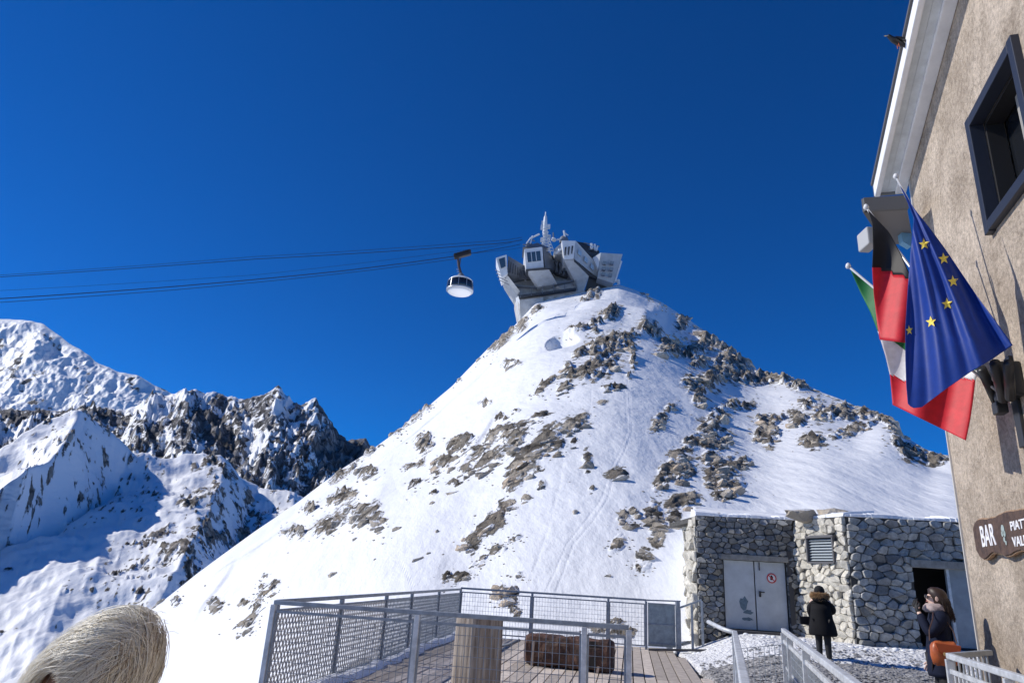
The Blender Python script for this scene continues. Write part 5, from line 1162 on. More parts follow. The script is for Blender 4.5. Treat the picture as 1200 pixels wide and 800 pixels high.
blk('undercroft_shadow', [(880,382,-2),(930,400,-1),(1012,424,0),(998,440,0),(930,452,0),(848,486,0)], 8, DRK)  # dark block standing in for the shadow below the right box
# far right box
blk('right_box', [(942,258,-6),(1060,266,-5),(1012,424,-4),(924,396,-4.5)], 9, CLAD, bevel=.12)
blk('right_box_side', [(898,286,-4.5),(942,258,-6.1),(930,336,-5.4),(928,346,-5.4)], 5, CLW)
for (x, y) in ((954,304),(994,304),(950,334),(990,336),(948,362),(985,368)): blk('window', [(x,y,-6.6),(x+20,y+2,-6.6),(x+17,y+17,-6.4),(x-2,y+15,-6.4)], 1.2, mat('dim_pane', (.18,.22,.27), rough=.2) if x == 954 else bpy.data.materials['dim_pane'])
blk('right_rim', [(1050,300,-5),(1058,306,-5),(1026,408,-4.2),(1014,420,-4.2)], 1, CLW)
# roofs, domes, aerials, mast
blk('roof_plant', [(800,196,-4),(850,205,-2),(935,250,-1),(930,262,-1),(900,285,-2),(860,252,-4)], 8, DRK)
for (x, y, r_) in ((742,186,1.5),(890,238,1.0),(556,222,1.3)):
    m_ = MB(); m_.lathe(sp(x, y, -2), [(r_*1.0,-r_*.9),(r_*1.05,-.2),(r_*.8,r_*.4),(r_*.3,r_*.8),(.05,r_*.85)], 14); m_.build('roof_turret', STE, st)
for (xa_, ya_, xb_, yb_, r_) in ((748,175,742,140,.35),(742,150,765,165,.25),(705,188,740,182,.3),(684,150,686,190,.22),(684,178,680,192,.45),(540,210,560,182,.25),(560,182,610,158,.3),(565,188,585,196,.2),(560,212,572,168,.25),(890,210,894,240,.5),(908,214,912,246,.4),(925,222,918,250,.3),(850,205,935,225,.2),(1036,405,1038,430,.5),(1020,400,1022,418,.5),(520,215,600,222,.2)):
    m_ = MB(); m_.tube([sp(xa_, ya_, -3), sp(xb_, yb_, -3)], r_, 6); m_.build('aerial', bpy.data.materials['white_cladding'] if r_ > .24 else STE, st)
m_ = MB(); m_.lathe(sp(688,188,-3), [(.05,-.5),(.8,-.4),(.9,0),(.5,.5),(.05,.6)], 12); m_.build('dish', CLW, st)
mast = thing('lattice_mast', sp(650, 262, -4), 'white lattice radio mast rising from the station roof', 'mast')
b0 = sp(648, 262, -4); tp0 = sp(641, 100, -4)
for k in range(4):
    a_ = math.pi/4+k*math.pi/2; o_ = V3(math.cos(a_), math.sin(a_), 0); m_ = MB(); m_.tube([b0+o_*2.6*(1.2 if k % 2 else .9), b0*.45+tp0*.55+o_*.9, tp0+o_*.35], .15, 5); m_.build('leg', CLW, mast)
for k in range(9):
    f_ = k/9; c_ = b0*(1-f_)+tp0*f_; w_ = 2.3*(1-f_)+.5; f2 = (k+1)/9; c2 = b0*(1-f2)+tp0*f2; w2 = 2.3*(1-f2)+.5; m_ = MB(); m_.tube([c_+V3(-w_*.7,-w_*.7,0), c2+V3(w2*.7,-w2*.7,0)], .15, 4); m_.tube([c_+V3(w_*.7,-w_*.7,0), c2+V3(-w2*.7,-w2*.7,0)], .15, 4); m_.tube([c_+V3(-w_*.7,-w_*.7,0), c_+V3(w_*.7,-w_*.7,0)], .15, 4); m_.build('brace', CLW, mast)
m_ = MB(); m_.lathe(tp0, [(.45,-5),(.75,-3.5),(.7,0),(.5,2.4),(.22,3.0),(.16,4.2),(.05,4.4)], 10); m_.build('radome', CLW, mast, smooth=True)
for (x, y, l) in ((630,122,1.6),(655,118,1.6),(632,60+40,1.2),(628,190,1.5),(660,175,1.3)): m_ = MB(); q = sp(x, y, -4); m_.box(q, (l,.5,1.6)); m_.build('antenna', CLW, mast)

# ------------------------------------------------------------------ cable car and cables
CY = 128.0
def cp(x, y, d_=0): return at(500+x/4.615, 240+y/4.615, CY+d_)
cbn = thing('cable_car', cp(180, 520), 'round white cable car cabin with a black window band hanging from its cable', 'cable car')
ctr = cp(180, 455); s_ = CY/F/4.615*1.02   # metres per zoomed pixel
up3 = unit(V3(.02,-.0,1)); axc = (V3(1,0,0), V3(0,1,0), up3)
R_c = 75*s_
WC = mat('white_cabin_paint', (.80,.81,.82), rough=.3); SC = mat('silver_cabin_rim', (.45,.47,.50), rough=.3, metal=.5); GC = mat('black_cabin_glass', (.012,.013,.018), rough=.06, spec=.8)
prof = lambda *z: [(R_c*a_, b2*s_) for a_, b2 in z]
m_ = MB(); m_.lathe(ctr, prof((.05,-30),(.70,-29),(.86,-25),(.93,-18)), 40, axc); m_.build('floor_dish', WC, cbn, smooth=True)
m_ = MB(); m_.lathe(ctr, prof((.94,-19),(1.03,-14),(1.04,-6),(.98,-3)), 40, axc); m_.build('rim', SC, cbn, smooth=True)
m_ = MB(); m_.lathe(ctr, prof((.975,-4),(1.0,0),(1.0,20),(.96,38),(.90,48)), 40, axc); m_.build('window_band', GC, cbn, smooth=True)
for k in range(10):
    a_ = k*math.pi/5+.25; p_ = ctr+V3(math.cos(a_),math.sin(a_),0)*R_c*1.0; m_ = MB(); m_.beam(p_+V3(0,0,-2*s_), ctr+V3(math.cos(a_),math.sin(a_),0)*R_c*.945+V3(0,0,46*s_), .22, .10, up=V3(-math.sin(a_),math.cos(a_),0)); m_.build('window_pillar', SC, cbn)
m_ = MB(); m_.lathe(ctr, prof((.92,46),(.93,50),(.78,60),(.42,66),(.05,68)), 40, axc); m_.build('roof', WC, cbn, smooth=True)
m_ = MB(); m_.lathe(ctr+V3(0,0,67*s_), [(.75,0),(.8,.4),(.5,.9),(.2,1.2)], 16); m_.build('roof_hub', STE, cbn)
hang_t = cp(170, 290); m_ = MB(); m_.tube([ctr+V3(0,0,60*s_), ctr+V3(0,0,85*s_), cp(172,330), hang_t], [.30,.24,.22,.26], 8); m_.tube([ctr+V3(.5,0,62*s_), cp(178,330), hang_t+V3(.5,0,0)], .12, 6); m_.build('hanger_arm', mat('dark_hanger_arm', (.08,.06,.062), rough=.5), cbn)
for k in range(5): m_ = MB(); z = ctr[2]+(66+k*14)*s_; x = ctr[0]+(hang_t[0]-ctr[0])*(k/5); m_.beam((x-.35, ctr[1], z), (x+.35, ctr[1], z), .08, .08); m_.build('ladder_rung', SC, cbn)
ca, cb_ = cp(150, 288), cp(238, 264); cdir = unit(cb_-ca)
m_ = MB(); m_.beam(ca, cb_, .9, .45); m_.build('carriage', mat('dark_carriage', (.035,.03,.03), rough=.6), cbn, bevel=.06)
for k in range(6):
    for sd in (-.5, .5): q = ca+(cb_-ca)*(k+.4)/6+V3(0,sd,.42); m_ = MB(); m_.lathe(q, [(.12,-.1),(.42,-.1),(.34,0),(.42,.1),(.12,.1)], 14, (cdir, np.cross(V3(0,1,0), cdir), V3(0,1,0))); m_.build('wheel', bpy.data.materials['dark_carriage'], cbn)
CAB = mat('steel_cable', (.03,.036,.05), rough=.95, spec=.0)
def cable(pts, r, lb, sag=0):
    P = [at(x, y, Y) for x, y, Y in pts]; Q = []
    for i in range(len(P)-1):
        for k in range(16):
            t = k/16; Q.append(P[i]*(1-t)+P[i+1]*t-V3(0,0,sag*4*t*(1-t)))
    Q.append(P[-1]); m_ = MB(); m_.tube(Q, r, 6); tag(m_.build('cable', CAB, smooth=True), lb, 'cable', 'cables of the cable car line')
carr = cp(194, 272)
cable([(-60,328,210),(300,303.5,202),(566,286.5,199),(612,281,199)], .10, 'upper track cable running from the left edge to the station', .3)
cable([(-60,326,209),(300,300.5,201),(566,283.0,198),(612,278,198)], .06, 'thinner haul rope just above the upper track cable', .3)
cable([(-60,343.5,212),(300,322,203),(560,291,199),(600,284,199)], .045, 'faint haul rope between the upper and lower track cables', .3)
cable([(-60,353.5,100),(200,336,110),(400,317.5,119),(541,299,CY)], .07, 'lower track cable from the left edge to the cabin carriage', .1)
cable([(541,299,CY),(600,288.5,180),(610,286,199)], .07, 'track cable from the cabin carriage up to the station', 0)
cable([(-60,358,99),(200,340,109),(400,320.5,118),(536,303,CY)], .045, 'second rope just under the lower track cable', .1)
cable([(552,297,CY),(600,292,180),(612,290,199)], .04, 'thin haul rope from the carriage to the station', 0)

# ------------------------------------------------------------------ people
def skin(name, nodes_, edges, mt, parent, sub=1, root=0):
    """one continuous surface grown round a jointed skeleton; nodes: name -> (x, y, z, radius[, radius2])"""
    nm = list(nodes_); me = bpy.data.meshes.new(name); o0 = ORI[parent.name]
    me.from_pydata([tuple(nodes_[n][:3]) for n in nm], [(nm.index(a_), nm.index(b2)) for a_, b2 in edges], [])
    o = link(name, me, mt, parent); sk = o.modifiers.new('skin', 'SKIN')
    for i, n in enumerate(nm):
        r = nodes_[n][3]; r2 = nodes_[n][4] if len(nodes_[n]) > 4 else r; me.skin_vertices[0].data[i].radius = (r, r2); me.skin_vertices[0].data[i].use_root = (i == root)
    sk.use_smooth_shade = True; sk.branch_smoothing = .4
    if sub: ss = o.modifiers.new('sub', 'SUBSURF'); ss.levels = sub; ss.render_levels = sub
    ORI[o.name] = o0; return o
SKN = mat('skin', (.78,.54,.43), rough=.55)
def hand(nd, ed_, tag_, wr, tip_dir, curl_dir, sc=1.0):
    """palm, five unequal bent fingers, thumb off the side of the palm; appended to a body skeleton"""
    w0 = V3(*nd[wr][:3]); d_ = unit(tip_dir); c_ = unit(V3(*curl_dir)-d_*np.dot(curl_dir, d_)); s_ = np.cross(d_, c_)
    pm = w0+d_*.05*sc; nd[tag_+'palm'] = (*pm, .024*sc, .016*sc); ed_.append((wr, tag_+'palm'))
    for k, (off, ln) in enumerate(((-.027,.062),(-.009,.072),(.009,.068),(.026,.052))):
        b_ = pm+s_*off*sc+d_*.03*sc; m1 = b_+d_*ln*.5*sc+c_*.008*sc; m2 = b_+d_*ln*.8*sc+c_*.03*sc
        for j, (q, r) in enumerate(((b_,.0095),(m1,.0085),(m2,.007))): nd[f'{tag_}f{k}{j}'] = (*q, r*sc); ed_.append((tag_+'palm' if j == 0 else f'{tag_}f{k}{j-1}', f'{tag_}f{k}{j}'))
    t1 = pm-s_*.034*sc; t2 = t1+d_*.03*sc-s_*.012*sc+c_*.008*sc; nd[tag_+'t1'] = (*t1, .010*sc); nd[tag_+'t2'] = (*t2, .008*sc); ed_ += [(tag_+'palm', tag_+'t1'), (tag_+'t1', tag_+'t2')]
def person_build(loc, rz, label, pose, outfit, group='visitors on the terrace'):
    T = bpy.data.objects.new('person', None); COL.objects.link(T); T.location = loc; T.rotation_euler.z = rz; ORI[T.name] = np.zeros(3)
    tag(T, label, 'person', group); P = pose; H = P['h']/1.65
    g_ = lambda x, y, z, *r: (x*H, y*H, z*H, *r)
    J = {'pelvis': g_(0,0,.88,.13,.10), 'waist': g_(0,.0,1.05,.115,.085), 'chest': g_(0,.0,1.25,.135,.095), 'neckb': g_(0,.0,1.385,.06), 'neck': g_(P.get('hx',0)*.4,.015,1.44,.05),
         'skull': g_(P.get('hx',0),.02,1.545,.082,.088), 'top': g_(P.get('hx',0),.0,1.60,.060), 'chin': g_(P.get('hx',0),.065,1.485,.036), 'nose': g_(P.get('hx',0),.105,1.53,.011)}
    E_ = [('pelvis','waist'),('waist','chest'),('chest','neckb'),('neckb','neck'),('neck','skull'),('skull','top'),('skull','chin'),('skull','nose')]
    for s_, sn in ((-1,'l'),(1,'r')):
        J[sn+'sh'] = g_(s_*.165,0,1.345,.052); el, wr = P[sn+'el'], P[sn+'wr']; J[sn+'el'] = g_(*el,.038); J[sn+'wr'] = g_(*wr,.026)
        E_ += [('chest',sn+'sh'),(sn+'sh',sn+'el'),(sn+'el',sn+'wr')]
        kn, an_ = P.get(sn+'kn', (s_*.10,.03,.48)), P.get(sn+'an', (s_*.10,-.01,.08))
        J[sn+'hip'] = g_(s_*.09,0,.84,.085); J[sn+'kn'] = g_(*kn,.055); J[sn+'an'] = g_(*an_,.038); J[sn+'toe'] = g_(an_[0]+s_*.02, an_[1]+.14, .03,.03)
        E_ += [('pelvis',sn+'hip'),(sn+'hip',sn+'kn'),(sn+'kn',sn+'an'),(sn+'an',sn+'toe')]
    body_nodes = dict(J)
    for s_, sn in ((-1,'l'),(1,'r')):
        d_ = V3(*J[sn+'wr'][:3])-V3(*J[sn+'el'][:3]); hand(body_nodes, E_, sn, sn+'wr', d_, P.get(sn+'curl', (0,.3,-1)))
    skin('body', body_nodes, E_, SKN, T)
    pick = lambda names, add, over={}: {n: (*J[n][:3], J[n][3]+over.get(n, add), (J[n][4] if len(J[n]) > 4 else J[n][3])+over.get(n, add)) for n in names}
    tr = skin('trousers', pick(['pelvis','lhip','rhip','lkn','rkn','lan','ran'], .018), [('pelvis','lhip'),('pelvis','rhip'),('lhip','lkn'),('rhip','rkn'),('lkn','lan'),('rkn','ran')], outfit['trousers'], T)
    for sn in 'lr':
        a_ = J[sn+'an']; skin('boot', {'a': (a_[0],a_[1],a_[2]+.10*H,.058), 'b': (a_[0],a_[1]-.01,.055,.056), 'c': (J[sn+'toe'][0],a_[1]+.15,.045,.046)}, [('a','b'),('b','c')], outfit['boots'], T)
    jk = skin('jacket', pick(['waist','chest','neckb','lsh','rsh','lel','rel','lwr','rwr','pelvis'], .034, {'neckb': .045, 'lel': .03, 'rel': .03, 'lwr': .022, 'rwr': .022, 'waist': .045, 'pelvis': .04}),
        [('waist','chest'),('chest','neckb'),('chest','lsh'),('chest','rsh'),('lsh','lel'),('rsh','rel'),('lel','lwr'),('rel','rwr'),('waist','pelvis')], outfit['jacket'], T)
    return T, J, H
def loft(name, rings, mt, parent, n=28, smooth_=True, wob=0, local=True):
    """rings: (cx, cy, z, rx, ry)"""
    m_ = MB(); vs = []
    for j, (cx, cy, z, rx, ry) in enumerate(rings):
        for k in range(n): a_ = 2*math.pi*k/n; w_ = 1+wob*math.sin(5*a_+j*.8)+wob*.6*math.sin(9*a_+j*1.7); vs.append((cx+rx*w_*math.cos(a_), cy+ry*w_*math.sin(a_), z))
    fs = [(j*n+k, j*n+(k+1) % n, (j+1)*n+(k+1) % n, (j+1)*n+k) for j in range(len(rings)-1) for k in range(n)]+[tuple(range(n)), tuple((len(rings)-1)*n+k for k in range(n))]
    m_.add(vs, fs); return m_.build(name, mt, parent, smooth=smooth_)
def fur(name, centre_fn, n, ln, r, mt, parent, seed=1):
    """hair or fur: many thin tapered strands joined in one mesh"""
    m_ = MB(); q = random.Random(seed)
    for i in range(n):
        pts, w_ = centre_fn(q); m_.tube(pts, [r*(1-.8*k/(len(pts)-1)) for k in range(len(pts))], 3, False)
    return m_.build(name, mt, parent, recalc=False, smooth=True)
BLKC = mat('black_quilted_coat', (.010,.010,.012), rough=.8, spec=.2, bump=.3, bscale=25); NVY = mat('navy_jacket', (.008,.012,.030), rough=.8, spec=.2, bump=.2, bscale=20); BTR = mat('black_trousers', (.010,.010,.012), rough=.7); BOOT = mat('dark_boots', (.02,.017,.015), rough=.6)
# woman in black, seen from behind beside the pillar
def gz(X, Y): return float(ground_z(np.array(float(X)), np.array(float(Y))))
a_, s_ = asl(964, 740); Y1 = 14.9; X1 = a_*Y1; top1 = at(962, 686, Y1)[2]; f1 = at(964, 777, Y1)[2]
P1, J1, H1 = person_build((X1, Y1, f1), math.radians(-28), 'woman in a black fur-hooded coat seen from behind near the sunlit pillar', dict(h=(top1-f1), lel=(-.25,.02,1.10), lwr=(-.20,.12,.90), rel=(.27,.03,1.12), rwr=(.20,.22,1.06), rcurl=(0,.5,1), lkn=(-.09,.04,.48), rkn=(.09,-.02,.48)), dict(jacket=BLKC, trousers=BTR, boots=BOOT))
loft('coat_skirt', [(0,0,.58*H1,.25,.20),(0,0,.62*H1,.27,.205),(0,0,.80*H1,.25,.19),(0,0,.95*H1,.215,.165),(0,0,1.12*H1,.20,.15),(0,0,1.25*H1,.20,.14)], BLKC, P1, wob=.03)
loft('hood', [(0,-.06,1.30*H1,.12,.08),(0,-.06,1.36*H1,.155,.12),(0,-.04,1.42*H1,.14,.12),(0,-.01,1.46*H1,.10,.09)], BLKC, P1)
FURM = mat('tan_fur', (.50,.32,.17), rough=.9, var=.5, vscale=30); FURP = mat('pale_fur', (.72,.68,.62), rough=.9)
def fur1(q):
    a_ = q.uniform(0, 6.283); c_ = V3(.135*math.cos(a_), -.02+.125*math.sin(a_), (1.435+q.gauss(0,.028))*H1); d_ = unit(V3(math.cos(a_)+q.gauss(0,.4), math.sin(a_)+q.gauss(0,.4), q.gauss(0,.5))); return [c_-d_*.02, c_+d_*.03, c_+d_*q.uniform(.045,.07)+V3(0,0,-.01)], 1
fo = fur('fur_trim', fur1, 1500, .05, .006, FURM, P1, 3)
loft('beanie', [(0,.0,1.50*H1,.098,.108),(0,.0,1.53*H1,.102,.112),(0,.0,1.58*H1,.098,.106),(0,-.0,1.63*H1,.07,.08),(0,0,1.655*H1,.025,.03)], mat('black_knit', (.010,.010,.012), rough=.9, bump=.6, bscale=60), P1)
def hair_f(cx, cy, cz, rr_, ln, spread=.02):
    def f_(q):
        a_ = q.uniform(3.3, 6.1); c_ = V3(cx+rr_*math.cos(a_), cy+rr_*math.sin(a_), cz+q.uniform(-.03,.03)); pts = [c_]
        for k in range(1, 5): pts.append(c_+V3(q.gauss(0,spread), -.012*k+q.gauss(0,spread*.5), -ln*k/4*q.uniform(.8,1.1)))
        return pts, 1
    return f_
pb = mat('black_bag', (.012,.012,.014), rough=.45); q0 = V3(-.36, .10, .72)
R_z = Matrix.Rotation(math.radians(-28), 3, 'Z'); wpos = lambda v, X, Y, Z, R_: np.array(R_ @ Vector(v)) + V3(X, Y, Z)
hb = wpos((-.30,.16,.80), X1, Y1, f1, R_z); T = thing('handbag', hb, 'small black handbag held at the left side of the woman in black', 'bag')
m_ = MB(); m_.prism([hb+V3(-.16,-.05,-.10), hb+V3(.12,-.05,-.12), hb+V3(.14,-.05,.06), hb+V3(-.17,-.05,.05)], (0,.10,0)); m_.build('bag_body', pb, T, bevel=.02)
m_ = MB(); m_.tube([hb+V3(-.12,0,.05), hb+V3(-.08,0,.14), hb+V3(.05,0,.15), hb+V3(.10,0,.05)], .01, 6); m_.build('handle', pb, T)
# woman in navy, at the house corner, looking left with one arm up
Y2 = 8.35; a_ = asl(1101, 735)[0]; X2 = a_*Y2; top2 = at(1095, 688, Y2)[2]; h2 = 1.64; f2 = top2-h2
rz2 = math.radians(72)   # faces left
P2, J2, H2 = person_build((X2, Y2, f2), rz2, 'woman in a navy jacket and sunglasses by the tan house corner, facing left', dict(h=h2, hx=0, lel=(-.21,.15,1.12), lwr=(-.09,.21,1.36), lcurl=(.6,-.6,.2), rel=(.24,.03,1.10), rwr=(.20,.10,.86)), dict(jacket=NVY, trousers=BTR, boots=BOOT))
loft('jacket_hem', [(0,0,.70*H2,.185,.165),(0,0,.74*H2,.195,.17),(0,0,.88*H2,.185,.155),(0,0,1.03*H2,.165,.13)], NVY, P2, wob=.025)
loft('scarf', [(0,.02,1.375*H2,.105,.095),(0,.025,1.40*H2,.125,.112),(0,.025,1.44*H2,.118,.105),(0,.02,1.475*H2,.085,.08)], mat('grey_pink_scarf', (.42,.34,.33), rough=.9, var=.35, vscale=22, bump=.5, bscale=30), P2, wob=.07)
HRD = mat('dark_brown_hair', (.035,.018,.012), rough=.5)
loft('hair_cap', [(0,-.035,1.46*H2,.085,.070),(0,-.035,1.52*H2,.098,.085),(0,-.025,1.58*H2,.097,.095),(0,-.01,1.63*H2,.072,.080),(0,0,1.655*H2,.03,.035)], HRD, P2)
fur('hair', hair_f(0, -.02, 1.52*H2, .095, .20, .014), 420, .2, .006, HRD, P2, 4)
m_ = MB()
for s_ in (-1, 1): m_.lathe((s_*.034, .098, 1.545*H2), [(.004,-.004),(.028,-.004),(.028,.003),(.004,.006)], 16, (V3(1,0,0), V3(0,0,1), V3(0,1,0)), 1, .85)
m_.beam((-.012,.102,1.55*H2), (.012,.102,1.55*H2), .005, .006); m_.beam((-.062,.09,1.55*H2), (-.088,.0,1.55*H2), .006, .006); m_.beam((.062,.09,1.55*H2), (.088,.0,1.55*H2), .006, .006)
m_.build('sunglasses', mat('dark_lens', (.02,.01,.01), rough=.1), P2)
m_ = MB(); m_.lathe((0, .094, 1.494*H2), [(.002,0),(.019,.001),(.014,.005),(.002,.006)], 12, (V3(1,0,0), V3(0,0,1), V3(0,1,0)), 1, .4); m_.build('mouth', mat('lips', (.45,.12,.12), rough=.5), P2)
m_ = MB()
for s_ in (-1, 1): m_.lathe((s_*.088, .01, 1.525*H2), [(.003,-.006),(.026,-.004),(.028,.003),(.01,.006)], 12, (V3(0,1,0), V3(0,0,1), V3(1,0,0)), .6, 1)
m_.build('ear', SKN, P2)
GLV = mat('black_glove', (.012,.012,.014), rough=.7)
gn = {'w': (*J2['lwr'][:3], .036)}; ge = []; d_ = V3(*J2['lwr'][:3])-V3(*J2['lel'][:3]); hand(gn, ge, 'g', 'w', d_, (.6,-.6,.2), 1.25); skin('glove', gn, ge, GLV, P2)
# orange handbag worn at the hip
ORG = mat('orange_leather', (.46,.11,.03), rough=.4, var=.3, vscale=9, bump=.2, bscale=20)
c = at(1107, 764, Y2-.30); T = thing('handbag', c, 'big bright orange leather handbag at the hip of the woman in navy', 'bag')
vs = []; n = 20; rg_ = [(-.13,.08,.045),(-.115,.13,.065),(-.04,.15,.07),(.05,.145,.065),(.09,.13,.045),(.105,.115,.025)]
for (z, rx, ry) in rg_:
    for k in range(n): a_ = 2*math.pi*k/n; ca_, sa_ = math.cos(a_), math.sin(a_); q_ = (abs(ca_)**3+abs(sa_)**3)**(-1/3.); vs.append((c[0]+rx*ca_*q_, c[1]+ry*sa_*q_, c[2]+z+.012*math.sin(3*a_+z*20)))
m_ = MB(); m_.add(vs, [(j*n+k, j*n+(k+1) % n, (j+1)*n+(k+1) % n, (j+1)*n+k) for j in range(len(rg_)-1) for k in range(n)]+[tuple(range(n)), tuple((len(rg_)-1)*n+k for k in range(n))]); m_.build('bag_body', ORG, T, smooth=True)
m_ = MB(); m_.prism([c+V3(-.14,-.075,.10), c+V3(.145,-.075,.08), c+V3(.12,-.088,-.01), c+V3(-.02,-.09,-.04), c+V3(-.12,-.088,.02)], (0,.012,0)); m_.build('flap', mat('dark_orange_leather', (.50,.085,.02), rough=.4), T, bevel=.006)
m_ = MB(); m_.tube([c+V3(-.15,0,.11), c+V3(-.12,.03,.22), c+V3(-.02,.10,.34), c+V3(.05,.2,.40)], .006, 6); m_.tube([c+V3(.15,0,.10), c+V3(.16,.05,.22), c+V3(.12,.15,.38)], .006, 6); m_.build('strap', mat('brown_strap', (.07,.03,.02), rough=.5), T)
m_ = MB(); m_.lathe(c+V3(-.06,-.095,-.01), [(.004,0),(.02,.003),(.004,.006)], 12, (V3(1,0,0), V3(0,0,1), V3(0,-1,0))); m_.build('clasp', mat('brass', (.7,.5,.25), rough=.3, metal=.8), T)

# ------------------------------------------------------------------ blonde head close to the camera
hc = at(106, 809, 1.12)      # centre of the head
B0 = thing('person', (hc[0], hc[1], 0), 'person with windblown blonde hair, only the top of the head in view at lower left', 'person', 'visitors on the terrace')
bx, by, bz = hc
JN = {'pelvis': (bx,by+.02,bz-.68,.14,.11),'waist': (bx,by+.02,bz-.50,.12,.09),'chest': (bx,by+.01,bz-.30,.145,.10),'neckb': (bx,by+.01,bz-.17,.062),'neck': (bx,by,bz-.11,.052),'skull': (bx-.010,by-.006,bz-.012,.064,.089),'top': (bx+.01,by,bz+.05,.055),'chin': (bx-.05,by-.03,bz-.085,.032),'nose': (bx-.108,by-.02,bz-.035,.010)}
EN = [('pelvis','waist'),('waist','chest'),('chest','neckb'),('neckb','neck'),('neck','skull'),('skull','top'),('skull','chin'),('skull','nose')]
for s_, sn in ((-1,'l'),(1,'r')):
    JN.update({sn+'sh': (bx, by+s_*.17, bz-.22,.055), sn+'el': (bx-.03, by+s_*.23, bz-.50,.042), sn+'wr': (bx-.16, by+s_*.20, bz-.70,.028), sn+'hip': (bx, by+s_*.09+.02, bz-.74,.09), sn+'kn': (bx-.02, by+s_*.10, bz-1.10,.06), sn+'an': (bx+.01, by+s_*.10, .09,.04), sn+'toe': (bx-.14, by+s_*.11, .035,.032)})
    EN += [('chest',sn+'sh'),(sn+'sh',sn+'el'),(sn+'el',sn+'wr'),('pelvis',sn+'hip'),(sn+'hip',sn+'kn'),(sn+'kn',sn+'an'),(sn+'an',sn+'toe')]
BN = {k: v for k, v in JN.items()}
for sn in 'lr': hand(BN, EN, sn, sn+'wr', V3(*JN[sn+'wr'][:3])-V3(*JN[sn+'el'][:3]), (.3,0,-1))
def loc_(dct): return {k: (v[0]-ORI[B0.name][0], v[1]-ORI[B0.name][1], v[2]-ORI[B0.name][2], *v[3:]) for k, v in dct.items()}
FACE = mat('warm_skin', (.60,.33,.24), rough=.5)
skin('body', loc_(BN), EN, FACE, B0, sub=2)
gpk = lambda ns, ad: loc_({n: (*JN[n][:3], JN[n][3]+ad, (JN[n][4] if len(JN[n]) > 4 else JN[n][3])+ad) for n in ns})
skin('jacket', gpk(['waist','pelvis','chest','neckb','lsh','rsh','lel','rel','lwr','rwr'], .03), [('waist','pelvis'),('waist','chest'),('chest','neckb'),('chest','lsh'),('chest','rsh'),('lsh','lel'),('rsh','rel'),('lel','lwr'),('rel','rwr')], mat('grey_jacket', (.10,.11,.13), rough=.7), B0)
skin('trousers', gpk(['pelvis','lhip','rhip','lkn','rkn','lan','ran'], .02), [('pelvis','lhip'),('pelvis','rhip'),('lhip','lkn'),('rhip','rkn'),('lkn','lan'),('rkn','ran')], BTR, B0)
# hair grows from the crown at the right and is blown over the head to the left
HC_ = V3(bx, by, bz); RA = V3(.071, .094, .102); SHR = .20; CRD = unit((.62, -.05, .78))
def shape_k(v):
    u_ = unit(v); return 1 + .17*max(0, float(np.dot(u_, CRD)))**3 - .07*max(0, float(np.dot(u_, unit((-.55,0,.83)))))**2 + .03*max(0, float(np.dot(u_, unit((-.95,-.2,-.1)))))**2
def proj_head(p, k):
    v = (p-V3(SHR*(p[2]-HC_[2]),0,0)-HC_)/RA; w_ = v/np.linalg.norm(v)*RA*k*shape_k(v); return HC_ + w_ + V3(SHR*w_[2],0,0)
def on_head(a_, b2, k=1.0):
    v = V3(math.cos(b2)*math.cos(a_), math.cos(b2)*math.sin(a_), math.sin(b2)); w_ = v*RA*k*shape_k(v); return HC_ + w_ + V3(SHR*w_[2],0,0)
crown = on_head(-.80, .80)
def hairm(name, c): 
    mt = mat(name, c, rough=.42, spec=.5, translucent=.12); return mt
HM = [hairm('hair_pale_blonde', (.97,.93,.82)), hairm('hair_mid_blonde', (.93,.86,.71)), hairm('hair_dark_root', (.36,.27,.19))]
m_ = MB(); vs = []
for j in range(15):
    b2 = -.35+j*(math.pi/2+.35)/14
    for k in range(32):
        a_ = 2*math.pi*k/32; fc = math.cos(a_-math.pi-1.3)   # face opening at the left front
        bb = b2
        if fc > .86 and b2 < .42: bb = .42+(b2+.35)*.02
        vs.append(on_head(a_, bb, .965))
m_.add(vs, [(j*32+k, j*32+(k+1) % 32, (j+1)*32+(k+1) % 32, (j+1)*32+k) for j in range(14) for k in range(32)]); m_.build('scalp_hair', HM[1], B0, smooth=True)
